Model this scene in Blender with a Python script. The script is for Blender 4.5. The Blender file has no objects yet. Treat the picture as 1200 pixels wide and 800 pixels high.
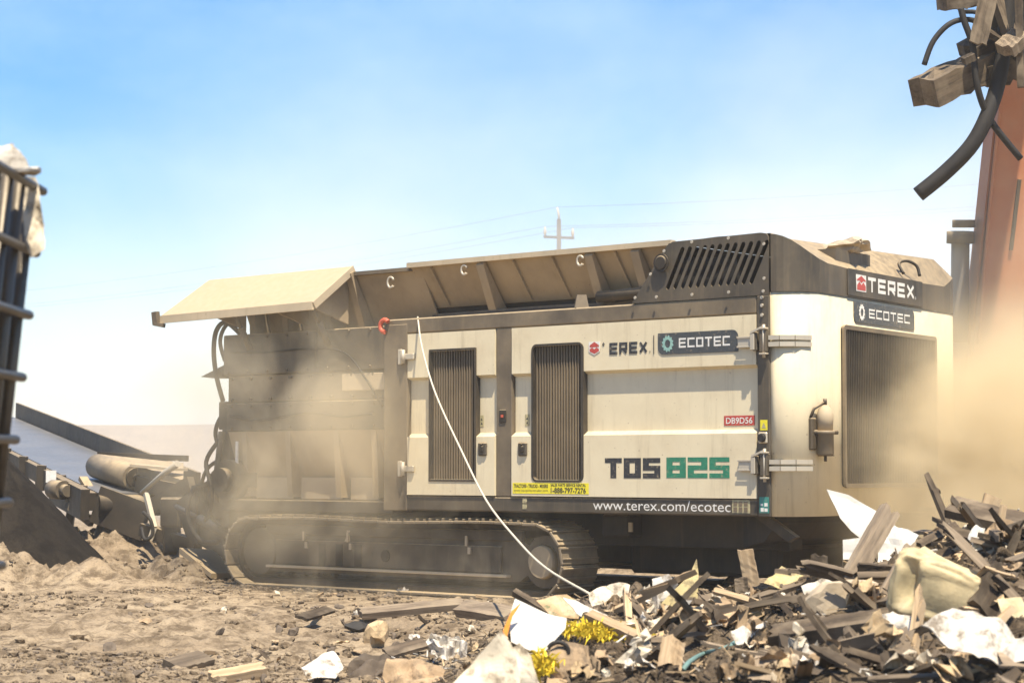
import bpy, bmesh, math, random
import numpy as np
from mathutils import Vector, Matrix, noise, Euler

R = math.radians
sc = bpy.context.scene
col = sc.collection
random.seed(7)

# ------------------------------------------------------------------ camera
CAM_H = 1.14
FPX = 2500.0                      # focal length in pixels of a 1200 wide picture
PITCH = math.atan(148 / FPX)
cam = bpy.data.cameras.new('camera')
cam.lens = 36.0 * FPX / 1200.0
cam.sensor_width = 36.0
cam.clip_start = 0.1
cam.clip_end = 5000
cam.dof.use_dof = True
cam.dof.focus_distance = 17.6
cam.dof.aperture_fstop = 5.0
camo = bpy.data.objects.new('camera', cam)
camo.location = (0, 0, CAM_H)
camo.rotation_euler = (math.pi / 2 + PITCH, 0, 0)
col.objects.link(camo)
sc.camera = camo

# ------------------------------------------------------------------ sky and sun
SUN_EL, SUN_AZ = 65.0, 16.0       # azimuth: degrees to the right of straight behind the camera
sv = Vector((math.sin(R(SUN_AZ)) * math.cos(R(SUN_EL)), -math.cos(R(SUN_AZ)) * math.cos(R(SUN_EL)), math.sin(R(SUN_EL))))
world = bpy.data.worlds.new('World')
sc.world = world
world.use_nodes = True
nt = world.node_tree
nt.nodes.clear()
out = nt.nodes.new('ShaderNodeOutputWorld')
bg = nt.nodes.new('ShaderNodeBackground')
bg.inputs['Strength'].default_value = 0.095
sky = nt.nodes.new('ShaderNodeTexSky')
sky.sky_type = 'NISHITA'
sky.sun_disc = False
sky.sun_elevation = R(SUN_EL)
sky.sun_rotation = math.atan2(sv.x, sv.y)
sky.air_density = 1.0
sky.dust_density = 0.8
sky.ozone_density = 2.5
# thin streaky cirrus
tc = nt.nodes.new('ShaderNodeTexCoord')
mp = nt.nodes.new('ShaderNodeMapping')
mp.inputs['Scale'].default_value = (2.0, 2.0, 4.0)
mp.inputs['Location'].default_value = (0.35, 0.0, 0.4)
nz = nt.nodes.new('ShaderNodeTexNoise')
nz.inputs['Scale'].default_value = 2.6
nz.inputs['Detail'].default_value = 8
nz.inputs['Roughness'].default_value = 0.55
rp = nt.nodes.new('ShaderNodeMapRange')
rp.inputs['From Min'].default_value = 0.42
rp.inputs['From Max'].default_value = 0.74
rp.inputs['To Min'].default_value = 0.03
rp.inputs['To Max'].default_value = 0.20
mx = nt.nodes.new('ShaderNodeMix')
mx.data_type = 'RGBA'
mx.inputs['B'].default_value = (9.5, 10.2, 11.0, 1)
nt.links.new(tc.outputs['Generated'], mp.inputs['Vector'])
nt.links.new(mp.outputs['Vector'], nz.inputs['Vector'])
nt.links.new(nz.outputs['Fac'], rp.inputs['Value'])
nt.links.new(rp.outputs['Result'], mx.inputs['Factor'])
hsv = nt.nodes.new('ShaderNodeHueSaturation')
hsv.inputs['Hue'].default_value = 0.503
hsv.inputs['Saturation'].default_value = 1.6
nt.links.new(sky.outputs['Color'], hsv.inputs['Color'])
nt.links.new(hsv.outputs['Color'], mx.inputs['A'])
nt.links.new(mx.outputs['Result'], bg.inputs['Color'])
nt.links.new(bg.outputs['Background'], out.inputs['Surface'])

sun = bpy.data.lights.new('sun', 'SUN')
sun.energy = 5.0
sun.angle = R(0.55)
sun.color = (1.0, 0.905, 0.735)
suno = bpy.data.objects.new('sun', sun)
suno.rotation_euler = sv.to_track_quat('Z', 'Y').to_euler()
suno.location = sv * 60
col.objects.link(suno)

sc.view_settings.view_transform = 'Standard'
sc.view_settings.look = 'None'
sc.view_settings.exposure = 0.95
sc.view_settings.gamma = 1.0
sc.view_settings.use_curve_mapping = False
sc.render.engine = 'CYCLES'
sc.cycles.use_denoising = True
sc.cycles.denoiser = 'OPENIMAGEDENOISE'
sc.cycles.max_bounces = 8
sc.cycles.diffuse_bounces = 3
sc.cycles.glossy_bounces = 3
sc.cycles.transmission_bounces = 4
sc.cycles.volume_bounces = 2
sc.cycles.volume_step_rate = 1.0
sc.cycles.caustics_reflective = False
sc.cycles.caustics_refractive = False
sc.cycles.sample_clamp_indirect = 6

# ------------------------------------------------------------------ placing helpers: a picture direction and a distance give a point in the yard
def ray(px, py):
    v = Vector(((px - 600) / FPX, 1.0, -(py - 400) / FPX))
    c, s = math.cos(PITCH), math.sin(PITCH)
    return Vector((v.x, v.y * c - v.z * s, v.y * s + v.z * c))

CAMP = Vector((0, 0, CAM_H))

def at(px, py, d):
    q = ray(px, py)
    return CAMP + q * (d / q.y)

# ------------------------------------------------------------------ noise
def _hash(ix, iy, seed):
    n = (ix * 374761393 + iy * 668265263 + seed * 1442695041) & 0xffffffff
    n = ((n ^ (n >> 13)) * 1274126177) & 0xffffffff
    return ((n ^ (n >> 16)) & 0xffff) / 65535.0

def vnoise(x, y, seed=0):
    x = np.asarray(x, float); y = np.asarray(y, float)
    ix = np.floor(x).astype(np.int64); iy = np.floor(y).astype(np.int64)
    fx = x - ix; fy = y - iy
    fx = fx * fx * (3 - 2 * fx); fy = fy * fy * (3 - 2 * fy)
    a = _hash(ix, iy, seed); b = _hash(ix + 1, iy, seed)
    c = _hash(ix, iy + 1, seed); d = _hash(ix + 1, iy + 1, seed)
    return (a * (1 - fx) + b * fx) * (1 - fy) + (c * (1 - fx) + d * fx) * fy - 0.5

def fbm(x, y, f, octs, seed=0, rough=0.5):
    s = 0; a = 1.0
    for o in range(octs):
        s = s + a * vnoise(np.asarray(x) * f + 13.7 * o, np.asarray(y) * f - 7.1 * o, seed + o)
        f *= 2.03; a *= rough
    return s

def smooth(e0, e1, v):
    t = np.clip((np.asarray(v, float) - e0) / (e1 - e0), 0, 1)
    return t * t * (3 - 2 * t)

# ------------------------------------------------------------------ materials
MATS = {}
def new_mat(name):
    m = bpy.data.materials.new(name)
    m.use_nodes = True
    MATS[name] = m
    return m, m.node_tree, m.node_tree.nodes['Principled BSDF']

def nd(t, kind, **kw):
    n = t.nodes.new(kind)
    for k, v in kw.items():
        if k in n.inputs:
            n.inputs[k].default_value = v
        else:
            setattr(n, k, v)
    return n

def ramp(t, src, stops):
    r = t.nodes.new('ShaderNodeValToRGB')
    e = r.color_ramp.elements
    while len(e) < len(stops):
        e.new(0.5)
    for k, (p, c) in enumerate(stops):
        e[k].position = p
        e[k].color = (c[0], c[1], c[2], 1) if isinstance(c, (tuple, list)) else (c, c, c, 1)
    t.links.new(src, r.inputs['Fac'])
    return r.outputs['Color']

def mixc(t, fac, a, b, mode='MIX'):
    m = t.nodes.new('ShaderNodeMix')
    m.data_type = 'RGBA'
    m.blend_type = mode
    for sock, v in (('Factor', fac), ('A', a), ('B', b)):
        if isinstance(v, bpy.types.NodeSocket):
            t.links.new(v, m.inputs[sock])
        elif sock == 'Factor':
            m.inputs[sock].default_value = v
        else:
            m.inputs[sock].default_value = (v[0], v[1], v[2], 1)
    return m.outputs['Result']

def math_n(t, op, a, b=None, clamp=False):
    m = t.nodes.new('ShaderNodeMath')
    m.operation = op
    m.use_clamp = clamp
    for k, v in enumerate((a, b)):
        if v is None:
            continue
        if isinstance(v, bpy.types.NodeSocket):
            t.links.new(v, m.inputs[k])
        else:
            m.inputs[k].default_value = v
    return m.outputs['Value']

def coords(t, scale=(1, 1, 1), kind='Object', loc=(0, 0, 0)):
    tc = t.nodes.new('ShaderNodeTexCoord')
    mp = t.nodes.new('ShaderNodeMapping')
    mp.inputs['Scale'].default_value = scale
    mp.inputs['Location'].default_value = loc
    t.links.new(tc.outputs[kind], mp.inputs['Vector'])
    return mp.outputs['Vector']

def noise_n(t, vec, scale, detail=4, rough=0.55):
    n = t.nodes.new('ShaderNodeTexNoise')
    n.inputs['Scale'].default_value = scale
    n.inputs['Detail'].default_value = detail
    n.inputs['Roughness'].default_value = rough
    t.links.new(vec, n.inputs['Vector'])
    return n.outputs['Fac']

def bump_n(t, bsdf, h, strength=0.3, dist=0.01):
    b = t.nodes.new('ShaderNodeBump')
    b.inputs['Strength'].default_value = strength
    b.inputs['Distance'].default_value = dist
    t.links.new(h, b.inputs['Height'])
    t.links.new(b.outputs['Normal'], bsdf.inputs['Normal'])

DUST = (0.40, 0.30, 0.175)

def dusty(name, base, rough=0.55, dust=0.35, streak=0.3, metal=0.0, chips=None, var=0.18, top=0.8, spec=0.4):
    """painted or bare metal with settled dust on what faces up, run marks and small chips"""
    m, t, b = new_mat(name)
    v = coords(t)
    n1 = noise_n(t, v, 1.7, 6, 0.6)
    n2 = noise_n(t, v, 14, 5, 0.6)
    n3 = noise_n(t, coords(t, (7, 7, 0.55)), 1.9, 8, 0.72)          # vertical run marks
    c = mixc(t, ramp(t, n1, [(0.3, 0), (0.75, 1)]), [x * (1 - var) for x in base], [min(1, x * (1 + var)) for x in base])
    # grime
    c = mixc(t, math_n(t, 'MULTIPLY', ramp(t, n3, [(0.53, 0), (0.74, 1)]), streak, True), c, [x * 0.55 * k for x, k in zip(DUST, (1, .95, .85))])
    # dust coat
    patch = math_n(t, 'MULTIPLY', ramp(t, n1, [(0.34, 0), (0.66, 1)]), math_n(t, 'ADD', math_n(t, 'MULTIPLY', n2, 0.9), 0.35))
    c = mixc(t, math_n(t, 'MULTIPLY', patch, dust, True), c, DUST)
    if chips:
        n4 = noise_n(t, v, 38, 3, 0.7)
        c = mixc(t, ramp(t, n4, [(0.69, 0), (0.72, 1)]), c, chips)
    g = t.nodes.new('ShaderNodeNewGeometry')
    sx = t.nodes.new('ShaderNodeSeparateXYZ')
    t.links.new(g.outputs['Normal'], sx.inputs[0])
    up = ramp(t, sx.outputs['Z'], [(0.25, 0), (0.8, 1)])
    upf = math_n(t, 'MULTIPLY', up, math_n(t, 'MULTIPLY', ramp(t, n2, [(0.25, 0.35), (0.6, 1)]), top), True)
    c = mixc(t, upf, c, DUST)
    t.links.new(c, b.inputs['Base Color'])
    b.inputs['Metallic'].default_value = metal
    b.inputs['Specular IOR Level'].default_value = spec
    rr = math_n(t, 'ADD', math_n(t, 'MULTIPLY', n2, 0.3), rough - 0.12)
    t.links.new(rr, b.inputs['Roughness'])
    bump_n(t, b, math_n(t, 'ADD', math_n(t, 'MULTIPLY', n2, 0.25), math_n(t, 'MULTIPLY', noise_n(t, v, 2.3, 2, 0.5), 2.2)), 0.22, 0.012)
    return m

def plain(name, c, rough=0.6, metal=0.0, var=0.2, scale=6, spec=0.4, bump=0.15, trans=0.0, stain=None):
    m, t, b = new_mat(name)
    v = coords(t)
    n1 = noise_n(t, v, scale, 6, 0.6)
    cc = mixc(t, ramp(t, n1, [(0.3, 0), (0.7, 1)]), [x * (1 - var) for x in c], [min(1, x * (1 + var)) for x in c])
    if stain:
        n5 = noise_n(t, coords(t, (1, 1, 1), loc=(3, 1, 7)), stain[0], 7, 0.7)
        cc = mixc(t, ramp(t, n5, [(stain[1], 0), (stain[1] + 0.12, stain[2])]), cc, stain[3] if len(stain) > 3 else (0.13, 0.095, 0.06))
    t.links.new(cc, b.inputs['Base Color'])
    b.inputs['Roughness'].default_value = rough
    b.inputs['Metallic'].default_value = metal
    b.inputs['Specular IOR Level'].default_value = spec
    if trans:
        tr = nd(t, 'ShaderNodeBsdfTranslucent')
        t.links.new(cc, tr.inputs['Color'])
        ms = nd(t, 'ShaderNodeMixShader', Fac=trans)
        t.links.new(b.outputs[0], ms.inputs[1]); t.links.new(tr.outputs[0], ms.inputs[2])
        t.links.new(ms.outputs[0], t.nodes['Material Output'].inputs['Surface'])
    if bump:
        bump_n(t, b, noise_n(t, v, scale * 5, 5, 0.65), bump, 0.006)
    return m

def wood(name, c1, c2, scale=1.0):
    """weathered timber: grain runs along the piece's own x"""
    m, t, b = new_mat(name)
    oi = t.nodes.new('ShaderNodeObjectInfo')
    v = coords(t, (2.2 * scale, 42 * scale, 42 * scale))
    n1 = noise_n(t, v, 1.0, 7, 0.65)
    n2 = noise_n(t, coords(t), 5, 4)
    c = mixc(t, ramp(t, n1, [(0.33, 0), (0.66, 1)]), c1, c2)
    c = mixc(t, ramp(t, n2, [(0.44, 0.05), (0.70, 0.7)]), c, (0.27, 0.21, 0.14))
    hs = t.nodes.new('ShaderNodeHueSaturation')
    mr = t.nodes.new('ShaderNodeMapRange')
    mr.inputs['To Min'].default_value = 0.65; mr.inputs['To Max'].default_value = 1.35
    t.links.new(oi.outputs['Random'], mr.inputs['Value'])
    t.links.new(mr.outputs['Result'], hs.inputs['Value'])
    t.links.new(c, hs.inputs['Color'])
    t.links.new(hs.outputs['Color'], b.inputs['Base Color'])
    b.inputs['Roughness'].default_value = 0.85
    b.inputs['Specular IOR Level'].default_value = 0.2
    bump_n(t, b, n1, 0.6, 0.006)
    return m

def soil(name, dark, mid, light, fine=1.0, bump=0.8):
    m, t, b = new_mat(name)
    v = coords(t)
    n1 = noise_n(t, v, 0.55, 5, 0.6)
    n2 = noise_n(t, v, 5.5 * fine, 8, 0.7)
    n3 = noise_n(t, v, 45 * fine, 4, 0.7)
    c = mixc(t, ramp(t, n1, [(0.36, 0), (0.62, 1)]), mid, light)
    c = mixc(t, ramp(t, n2, [(0.40, 1), (0.56, 0)]), c, dark)
    c = mixc(t, ramp(t, n3, [(0.30, 0.55), (0.48, 0)]), c, [x * 0.55 for x in dark])
    c = mixc(t, ramp(t, n3, [(0.62, 0), (0.74, 0.6)]), c, [min(1, x * 1.35) for x in light])
    t.links.new(c, b.inputs['Base Color'])
    b.inputs['Roughness'].default_value = 0.95
    b.inputs['Specular IOR Level'].default_value = 0.1
    h = math_n(t, 'ADD', math_n(t, 'MULTIPLY', n2, 1.0), math_n(t, 'MULTIPLY', n3, 0.5))
    bump_n(t, b, h, bump, 0.05)
    return m

soil('dry_dirt', (0.14, 0.102, 0.065), (0.285, 0.215, 0.140), (0.375, 0.29, 0.192))
soil('mound_soil', (0.060, 0.043, 0.028), (0.125, 0.091, 0.059), (0.20, 0.15, 0.098), fine=1.6)
soil('shaded_dark_fines', (0.012, 0.0095, 0.007), (0.020, 0.016, 0.012), (0.032, 0.025, 0.018))  # dark fines, albedo lowered further so shade on the heap sits in the colour
soil('far_field', (0.32, 0.25, 0.17), (0.40, 0.315, 0.21), (0.46, 0.37, 0.255), fine=0.05, bump=0.1)
dusty('cream_paint', (0.76, 0.655, 0.44), 0.5, dust=0.46, streak=0.34, chips=(0.30, 0.22, 0.14), var=0.06, top=0.35)
dusty('charcoal_paint', (0.050, 0.042, 0.031), 0.55, dust=0.24, streak=0.35, var=0.15, top=0.9)
dusty('brown_frame', (0.115, 0.09, 0.060), 0.6, dust=0.42, streak=0.35, var=0.15, top=0.9)
dusty('hopper_steel', (0.33, 0.25, 0.155), 0.7, dust=0.60, streak=0.5, chips=(0.10, 0.06, 0.035), var=0.25, top=0.85)
dusty('hopper_lip', (0.52, 0.42, 0.28), 0.7, dust=0.5, streak=0.4, chips=(0.17, 0.085, 0.04), var=0.25, top=0.6)
dusty('wing_plate', (0.46, 0.37, 0.25), 0.7, dust=0.55, streak=0.15, chips=(0.2, 0.15, 0.09), var=0.12, top=0.7)
dusty('black_steel', (0.018, 0.0135, 0.009), 0.6, dust=0.10, streak=0.14, var=0.2, top=0.6)  # black steel, base lowered below real paint to carry shade in the machinery
dusty('track_steel', (0.036, 0.027, 0.018), 0.6, dust=0.20, streak=0.2, var=0.2, top=0.9)
dusty('zinc_steel', (0.52, 0.47, 0.38), 0.45, dust=0.45, streak=0.3, metal=0.3, var=0.2, top=0.6)
dusty('orange_paint', (0.50, 0.155, 0.055), 0.6, dust=0.36, streak=0.3, var=0.12, top=0.6)
dusty('grey_cylinder', (0.22, 0.19, 0.155), 0.5, dust=0.3, streak=0.2, var=0.15, top=0.5)
dusty('conveyor_belt', (0.115, 0.118, 0.122), 0.36, dust=0.10, streak=0.0, var=0.12, top=0.05, spec=0.9)
dusty('grille_dark', (0.022, 0.018, 0.014), 0.6, dust=0.14, streak=0.2, var=0.2, top=0.5)
dusty('grille_slat', (0.15, 0.115, 0.075), 0.6, dust=0.28, streak=0.2, var=0.2, top=0.5)
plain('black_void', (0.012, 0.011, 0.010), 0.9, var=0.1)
plain('rubber', (0.019, 0.016, 0.013), 0.7, var=0.3)
plain('print_black', (0.030, 0.030, 0.032), 0.5, var=0.3, scale=30, stain=(26, 0.56, 0.7, (0.40, 0.31, 0.19)))
plain('print_green', (0.025, 0.19, 0.105), 0.5, var=0.2, scale=30, stain=(26, 0.56, 0.7, (0.40, 0.31, 0.19)))
plain('print_white', (0.72, 0.69, 0.62), 0.5, var=0.1, scale=30, stain=(26, 0.56, 0.7, (0.40, 0.31, 0.19)))
plain('print_red', (0.45, 0.06, 0.045), 0.5, var=0.15, scale=30, stain=(26, 0.56, 0.7, (0.40, 0.31, 0.19)))
plain('print_yellow', (0.78, 0.66, 0.03), 0.5, var=0.1, scale=30, stain=(26, 0.56, 0.7, (0.40, 0.31, 0.19)))
plain('print_teal', (0.035, 0.22, 0.18), 0.5, var=0.15, scale=30, stain=(26, 0.56, 0.7, (0.40, 0.31, 0.19)))
plain('print_tan', (0.42, 0.36, 0.20), 0.5, var=0.3, scale=60, stain=(26, 0.56, 0.7, (0.40, 0.31, 0.19)))
plain('badge_dark', (0.055, 0.06, 0.062), 0.45, var=0.15, scale=30, stain=(26, 0.56, 0.7, (0.40, 0.31, 0.19)))
plain('gear_mint', (0.25, 0.42, 0.36), 0.5, var=0.2, scale=30, stain=(26, 0.56, 0.7, (0.40, 0.31, 0.19)))
plain('hook_red', (0.55, 0.10, 0.05), 0.5, var=0.2)
plain('rope_white', (0.55, 0.48, 0.36), 0.8, var=0.15, scale=40)
plain('white_plastic', (0.62, 0.58, 0.50), 0.55, var=0.06, scale=4, bump=0.5, stain=(7, 0.58, 0.6))
plain('cream_plastic', (0.72, 0.60, 0.36), 0.5, var=0.28, scale=7, trans=0.4, bump=0.5, stain=(3.5, 0.60, 0.45, (0.40, 0.30, 0.15)))
plain('white_cloth', (0.58, 0.53, 0.45), 0.9, var=0.12, scale=9, bump=0.5, stain=(9, 0.50, 0.85))
plain('beige_cloth', (0.60, 0.52, 0.39), 0.9, var=0.18, scale=6, bump=0.5, stain=(9, 0.50, 0.85))
plain('brown_paper', (0.36, 0.25, 0.145), 0.85, var=0.25, scale=6, bump=0.5, stain=(9, 0.50, 0.85))
plain('cardboard', (0.50, 0.36, 0.20), 0.85, var=0.2, scale=5, bump=0.5, stain=(9, 0.50, 0.85))
plain('yellow_board', (0.62, 0.50, 0.24), 0.7, var=0.15, scale=5, trans=0.2, stain=(9, 0.50, 0.85))
plain('yellow_fibre', (0.72, 0.52, 0.03), 0.8, var=0.2, scale=20)
plain('magazine_print', (0.40, 0.25, 0.12), 0.5, var=0.35, scale=9, stain=(22, 0.50, 0.9, (0.06, 0.09, 0.03)))
plain('orange_print', (0.72, 0.26, 0.03), 0.6, var=0.25, scale=14)
plain('teal_strap', (0.13, 0.22, 0.20), 0.6, var=0.2)
plain('pale_stone', (0.40, 0.32, 0.22), 0.9, var=0.25, scale=8, bump=0.5)
plain('dark_stone', (0.13, 0.10, 0.072), 0.95, var=0.3, scale=8, bump=0.6)
plain('pole_wood', (0.05, 0.04, 0.03), 0.9, var=0.2)
plain('cage_bar', (0.12, 0.10, 0.075), 0.45, metal=0.5, var=0.4, scale=5)
plain('cage_tank', (0.58, 0.48, 0.32), 0.5, var=0.25, scale=3, trans=0.2)
plain('dark_carton', (0.10, 0.075, 0.052), 0.9, var=0.3, scale=5)
plain('tan_chips', (0.42, 0.30, 0.17), 0.85, var=0.3, scale=8)
wood('beam_timber', (0.055, 0.042, 0.028), (0.17, 0.125, 0.083))
wood('grey_timber', (0.09, 0.068, 0.048), (0.25, 0.19, 0.13))
wood('dark_timber', (0.035, 0.026, 0.018), (0.10, 0.072, 0.048))
wood('tan_timber', (0.28, 0.19, 0.105), (0.48, 0.35, 0.21))
M = MATS

# ------------------------------------------------------------------ mesh collector
class MB:
    def __init__(s):
        s.v = []; s.f = []; s.sm = []
    def add(s, vs, fs, smooth=False):
        o = len(s.v)
        s.v += [tuple(p) for p in vs]
        s.f += [tuple(i + o for i in f) for f in fs]
        s.sm += [smooth] * len(fs)
        return s
    def box(s, x0, x1, y0, y1, z0, z1, ch=0.0, mat=None):
        """box; ch chamfers all edges"""
        bm = bmesh.new()
        bmesh.ops.create_cube(bm, size=1)
        for v in bm.verts:
            v.co = Vector(((x0 + x1) / 2 + v.co.x * (x1 - x0), (y0 + y1) / 2 + v.co.y * (y1 - y0), (z0 + z1) / 2 + v.co.z * (z1 - z0)))
        if ch:
            bmesh.ops.bevel(bm, geom=bm.edges[:], offset=ch, segments=1, affect='EDGES', clamp_overlap=True)
        return s.bm(bm, mat)
    def bm(s, bm, mat=None, smooth=False):
        if mat is not None:
            bm.transform(mat)
        bm.verts.index_update()
        s.add([v.co for v in bm.verts], [[v.index for v in f.verts] for f in bm.faces], smooth)
        bm.free()
        return s
    def prism(s, poly, axis, a, b):
        """outline in the two other axes, extruded along axis from a to b"""
        n = len(poly)
        def pt(p, q):
            return {'x': (q, p[0], p[1]), 'y': (p[0], q, p[1]), 'z': (p[0], p[1], q)}[axis]
        vs = [pt(p, a) for p in poly] + [pt(p, b) for p in poly]
        fs = [tuple(range(n)), tuple(range(2 * n - 1, n - 1, -1))]
        fs += [(k, (k + 1) % n, n + (k + 1) % n, n + k) for k in range(n)]
        return s.add(vs, fs)
    def tube(s, pts, r, n=8, cap=True, smooth=True):
        pts = [Vector(p) for p in pts]
        if not isinstance(r, (list, tuple)) and 3 < len(pts) < 12:
            q = [pts[0]] + pts + [pts[-1]]; pts = []
            for k in range(1, len(q) - 2):
                for j in range(5):
                    f = j / 5
                    pts.append(0.5 * (2 * q[k] + (q[k + 1] - q[k - 1]) * f + (2 * q[k - 1] - 5 * q[k] + 4 * q[k + 1] - q[k + 2]) * f * f + (3 * q[k] - q[k - 1] - 3 * q[k + 1] + q[k + 2]) * f ** 3))
            pts.append(q[-2])
        rs = r if isinstance(r, (list, tuple)) else [r] * len(pts)
        vs = []; up = None
        for k, p in enumerate(pts):
            d = (pts[min(k + 1, len(pts) - 1)] - pts[max(k - 1, 0)]).normalized()
            if up is None:
                up = Vector((0, 0, 1)) if abs(d.z) < 0.9 else Vector((1, 0, 0))
            a = d.cross(up).normalized(); bb = a.cross(d).normalized(); up = bb
            for j in range(n):
                w = 2 * math.pi * j / n
                vs.append(p + (a * math.cos(w) + bb * math.sin(w)) * rs[k])
        fs = []
        for k in range(len(pts) - 1):
            for j in range(n):
                fs.append((k * n + j, k * n + (j + 1) % n, (k + 1) * n + (j + 1) % n, (k + 1) * n + j))
        s.add(vs, fs, smooth)
        if cap:
            o = len(s.v) - len(vs); e = o + (len(pts) - 1) * n
            s.f += [tuple(range(o + n - 1, o - 1, -1)), tuple(range(e, e + n))]
            s.sm += [False, False]
        return s
    def bar(s, p, q, w, h, roll=0.0):
        """rectangular bar between two points; w across, h up"""
        p = Vector(p); q = Vector(q); d = (q - p).normalized()
        up = Vector((0, 0, 1)) if abs(d.z) < 0.95 else Vector((0, 1, 0))
        a = d.cross(up).normalized(); b = a.cross(d).normalized()
        vs = [e + a * (w / 2 * i) + b * (h / 2 * j) for e in (p, q) for i, j in ((-1, -1), (1, -1), (1, 1), (-1, 1))]
        return s.add(vs, [(3, 2, 1, 0), (4, 5, 6, 7), (0, 1, 5, 4), (1, 2, 6, 5), (2, 3, 7, 6), (3, 0, 4, 7)])
    def mesh(s, name, mat):
        me = bpy.data.meshes.new(name)
        me.from_pydata(s.v, [], s.f)
        me.polygons.foreach_set('use_smooth', s.sm)
        if mat:
            me.materials.append(M[mat])
        bm = bmesh.new(); bm.from_mesh(me)
        bmesh.ops.recalc_face_normals(bm, faces=bm.faces[:])
        bm.to_mesh(me); bm.free()
        me.update()
        return me
    def build(s, name, mat, parent=None):
        return link(name, s.mesh(name, mat), parent)

def link(name, me, parent=None):
    o = bpy.data.objects.new(name, me)
    col.objects.link(o)
    o.parent = parent
    return o

def tag(o, label=None, cat=None, group=None, kind=None):
    if label: o['label'] = label
    if cat: o['category'] = cat
    if group: o['group'] = group
    if kind: o['kind'] = kind
    return o

def empty(name, loc=(0, 0, 0), rz=0):
    o = bpy.data.objects.new(name, None)
    o.location = loc; o.rotation_euler = (0, 0, rz)
    o.empty_display_size = 0.2
    col.objects.link(o)
    return o

def copy_tree(o, parent=None):
    c = o.copy(); col.objects.link(c); c.parent = parent
    for ch in o.children:
        copy_tree(ch, c)
    return c

def outline_mesh(name, loops, thick, mat, xf=None):
    """filled flat outline with holes, given thickness (loops in x,z; plate lies in the xz plane)"""
    cu = bpy.data.curves.new(name, 'CURVE')
    cu.dimensions = '2D'; cu.fill_mode = 'BOTH'; cu.extrude = thick / 2
    for lp in loops:
        sp = cu.splines.new('POLY')
        sp.points.add(len(lp) - 1)
        for k, (a, b) in enumerate(lp):
            sp.points[k].co = (a, b, 0, 1)
        sp.use_cyclic_u = True
    o = bpy.data.objects.new(name, cu)
    col.objects.link(o)
    dg = bpy.context.evaluated_depsgraph_get()
    dg.update()
    me = bpy.data.meshes.new_from_object(o.evaluated_get(dg))
    bpy.data.objects.remove(o)
    bpy.data.curves.remove(cu)
    me.transform(Matrix.Rotation(math.pi / 2, 4, 'X'))
    if xf is not None:
        me.transform(xf)
    me.materials.clear()
    me.materials.append(M[mat])
    return me

def text_mesh(name, body, width, height, mat, bold=0.0, space=1.0, shear=0.0):
    """flat lettering fitted into width x height, standing in the xz plane, origin lower left"""
    cu = bpy.data.curves.new(name, 'FONT')
    cu.body = body; cu.offset = bold; cu.space_character = space; cu.shear = shear
    cu.extrude = 0.0; cu.fill_mode = 'FRONT'; cu.resolution_u = 3
    o = bpy.data.objects.new(name, cu)
    col.objects.link(o)
    dg = bpy.context.evaluated_depsgraph_get(); dg.update()
    me = bpy.data.meshes.new_from_object(o.evaluated_get(dg))
    bpy.data.objects.remove(o); bpy.data.curves.remove(cu)
    co = np.zeros(len(me.vertices) * 3); me.vertices.foreach_get('co', co); co = co.reshape(-1, 3)
    mn = co.min(0); mxx = co.max(0)
    co[:, 0] = (co[:, 0] - mn[0]) / (mxx[0] - mn[0]) * width
    co[:, 1] = (co[:, 1] - mn[1]) / (mxx[1] - mn[1]) * height
    co = np.stack([co[:, 0], -co[:, 2], co[:, 1]], 1)
    me.vertices.foreach_set('co', co.ravel())
    me.materials.clear(); me.materials.append(M[mat])
    me.update()
    return me

GLY = {
    'E': [[(1, 1), (0, 1), (0, 0), (1, 0)], [(0, .5), (.92, .5)]],
    'C': [[(1, 1), (0, 1), (0, 0), (1, 0)]],
    'O': [[(0, 0), (0, 1), (1, 1), (1, 0), (0, 0)]],
    'D': [[(0, 0), (0, 1), (1, 1), (1, 0), (0, 0)]],
    'T': [[(0, 1), (1, 1)], [(.5, 1), (.5, 0)]],
    'S': [[(1, 1), (0, 1), (0, .5), (1, .5), (1, 0), (0, 0)]],
    '5': [[(1, 1), (0, 1), (0, .5), (1, .5), (1, 0), (0, 0)]],
    '2': [[(0, 1), (1, 1), (1, .5), (0, .5), (0, 0), (1, 0)]],
    '8': [[(0, 0), (0, 1), (1, 1), (1, 0), (0, 0)], [(0, .5), (1, .5)]],
    'R': [[(0, 0), (0, 1), (1, 1), (1, .42), (0, .42)], [(.45, .42), (1, 0)]],
    'X': [[(0, 0), (1, 1)], [(0, 1), (1, 0)]],
}
def block_text(body, w, h, t, gap, th=None):
    """square-built capitals, strokes laid a hair above one another (origin lower left, xz plane, facing -y)"""
    mb = MB(); n = len(body)
    cw = (w - gap * (n - 1)) / n
    lift = 0.0
    for k, chh in enumerate(body):
        x0 = k * (cw + gap)
        for st in GLY[chh]:
            th_ = th or t
            P = [Vector((x0 + t / 2 + p[0] * (cw - t), th_ / 2 + p[1] * (h - th_))) for p in st]
            for a, b in zip(P[:-1], P[1:]):
                d = (b - a).normalized(); nn = Vector((-d.y, d.x))
                e = (t / 2 if abs(d.y) < 0.01 else th_ / 2) if abs(d.x * d.y) < 0.01 else t * 0.12
                nn = nn * (th_ / t if abs(d.y) < 0.01 else 1.0)
                a2 = a - d * e; b2 = b + d * e
                lift += 0.00012
                mb.add([(q.x, -lift, q.y) for q in (a2 - nn * t / 2, b2 - nn * t / 2, b2 + nn * t / 2, a2 + nn * t / 2)], [(0, 1, 2, 3)])
        lift = 0
    return mb

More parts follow.
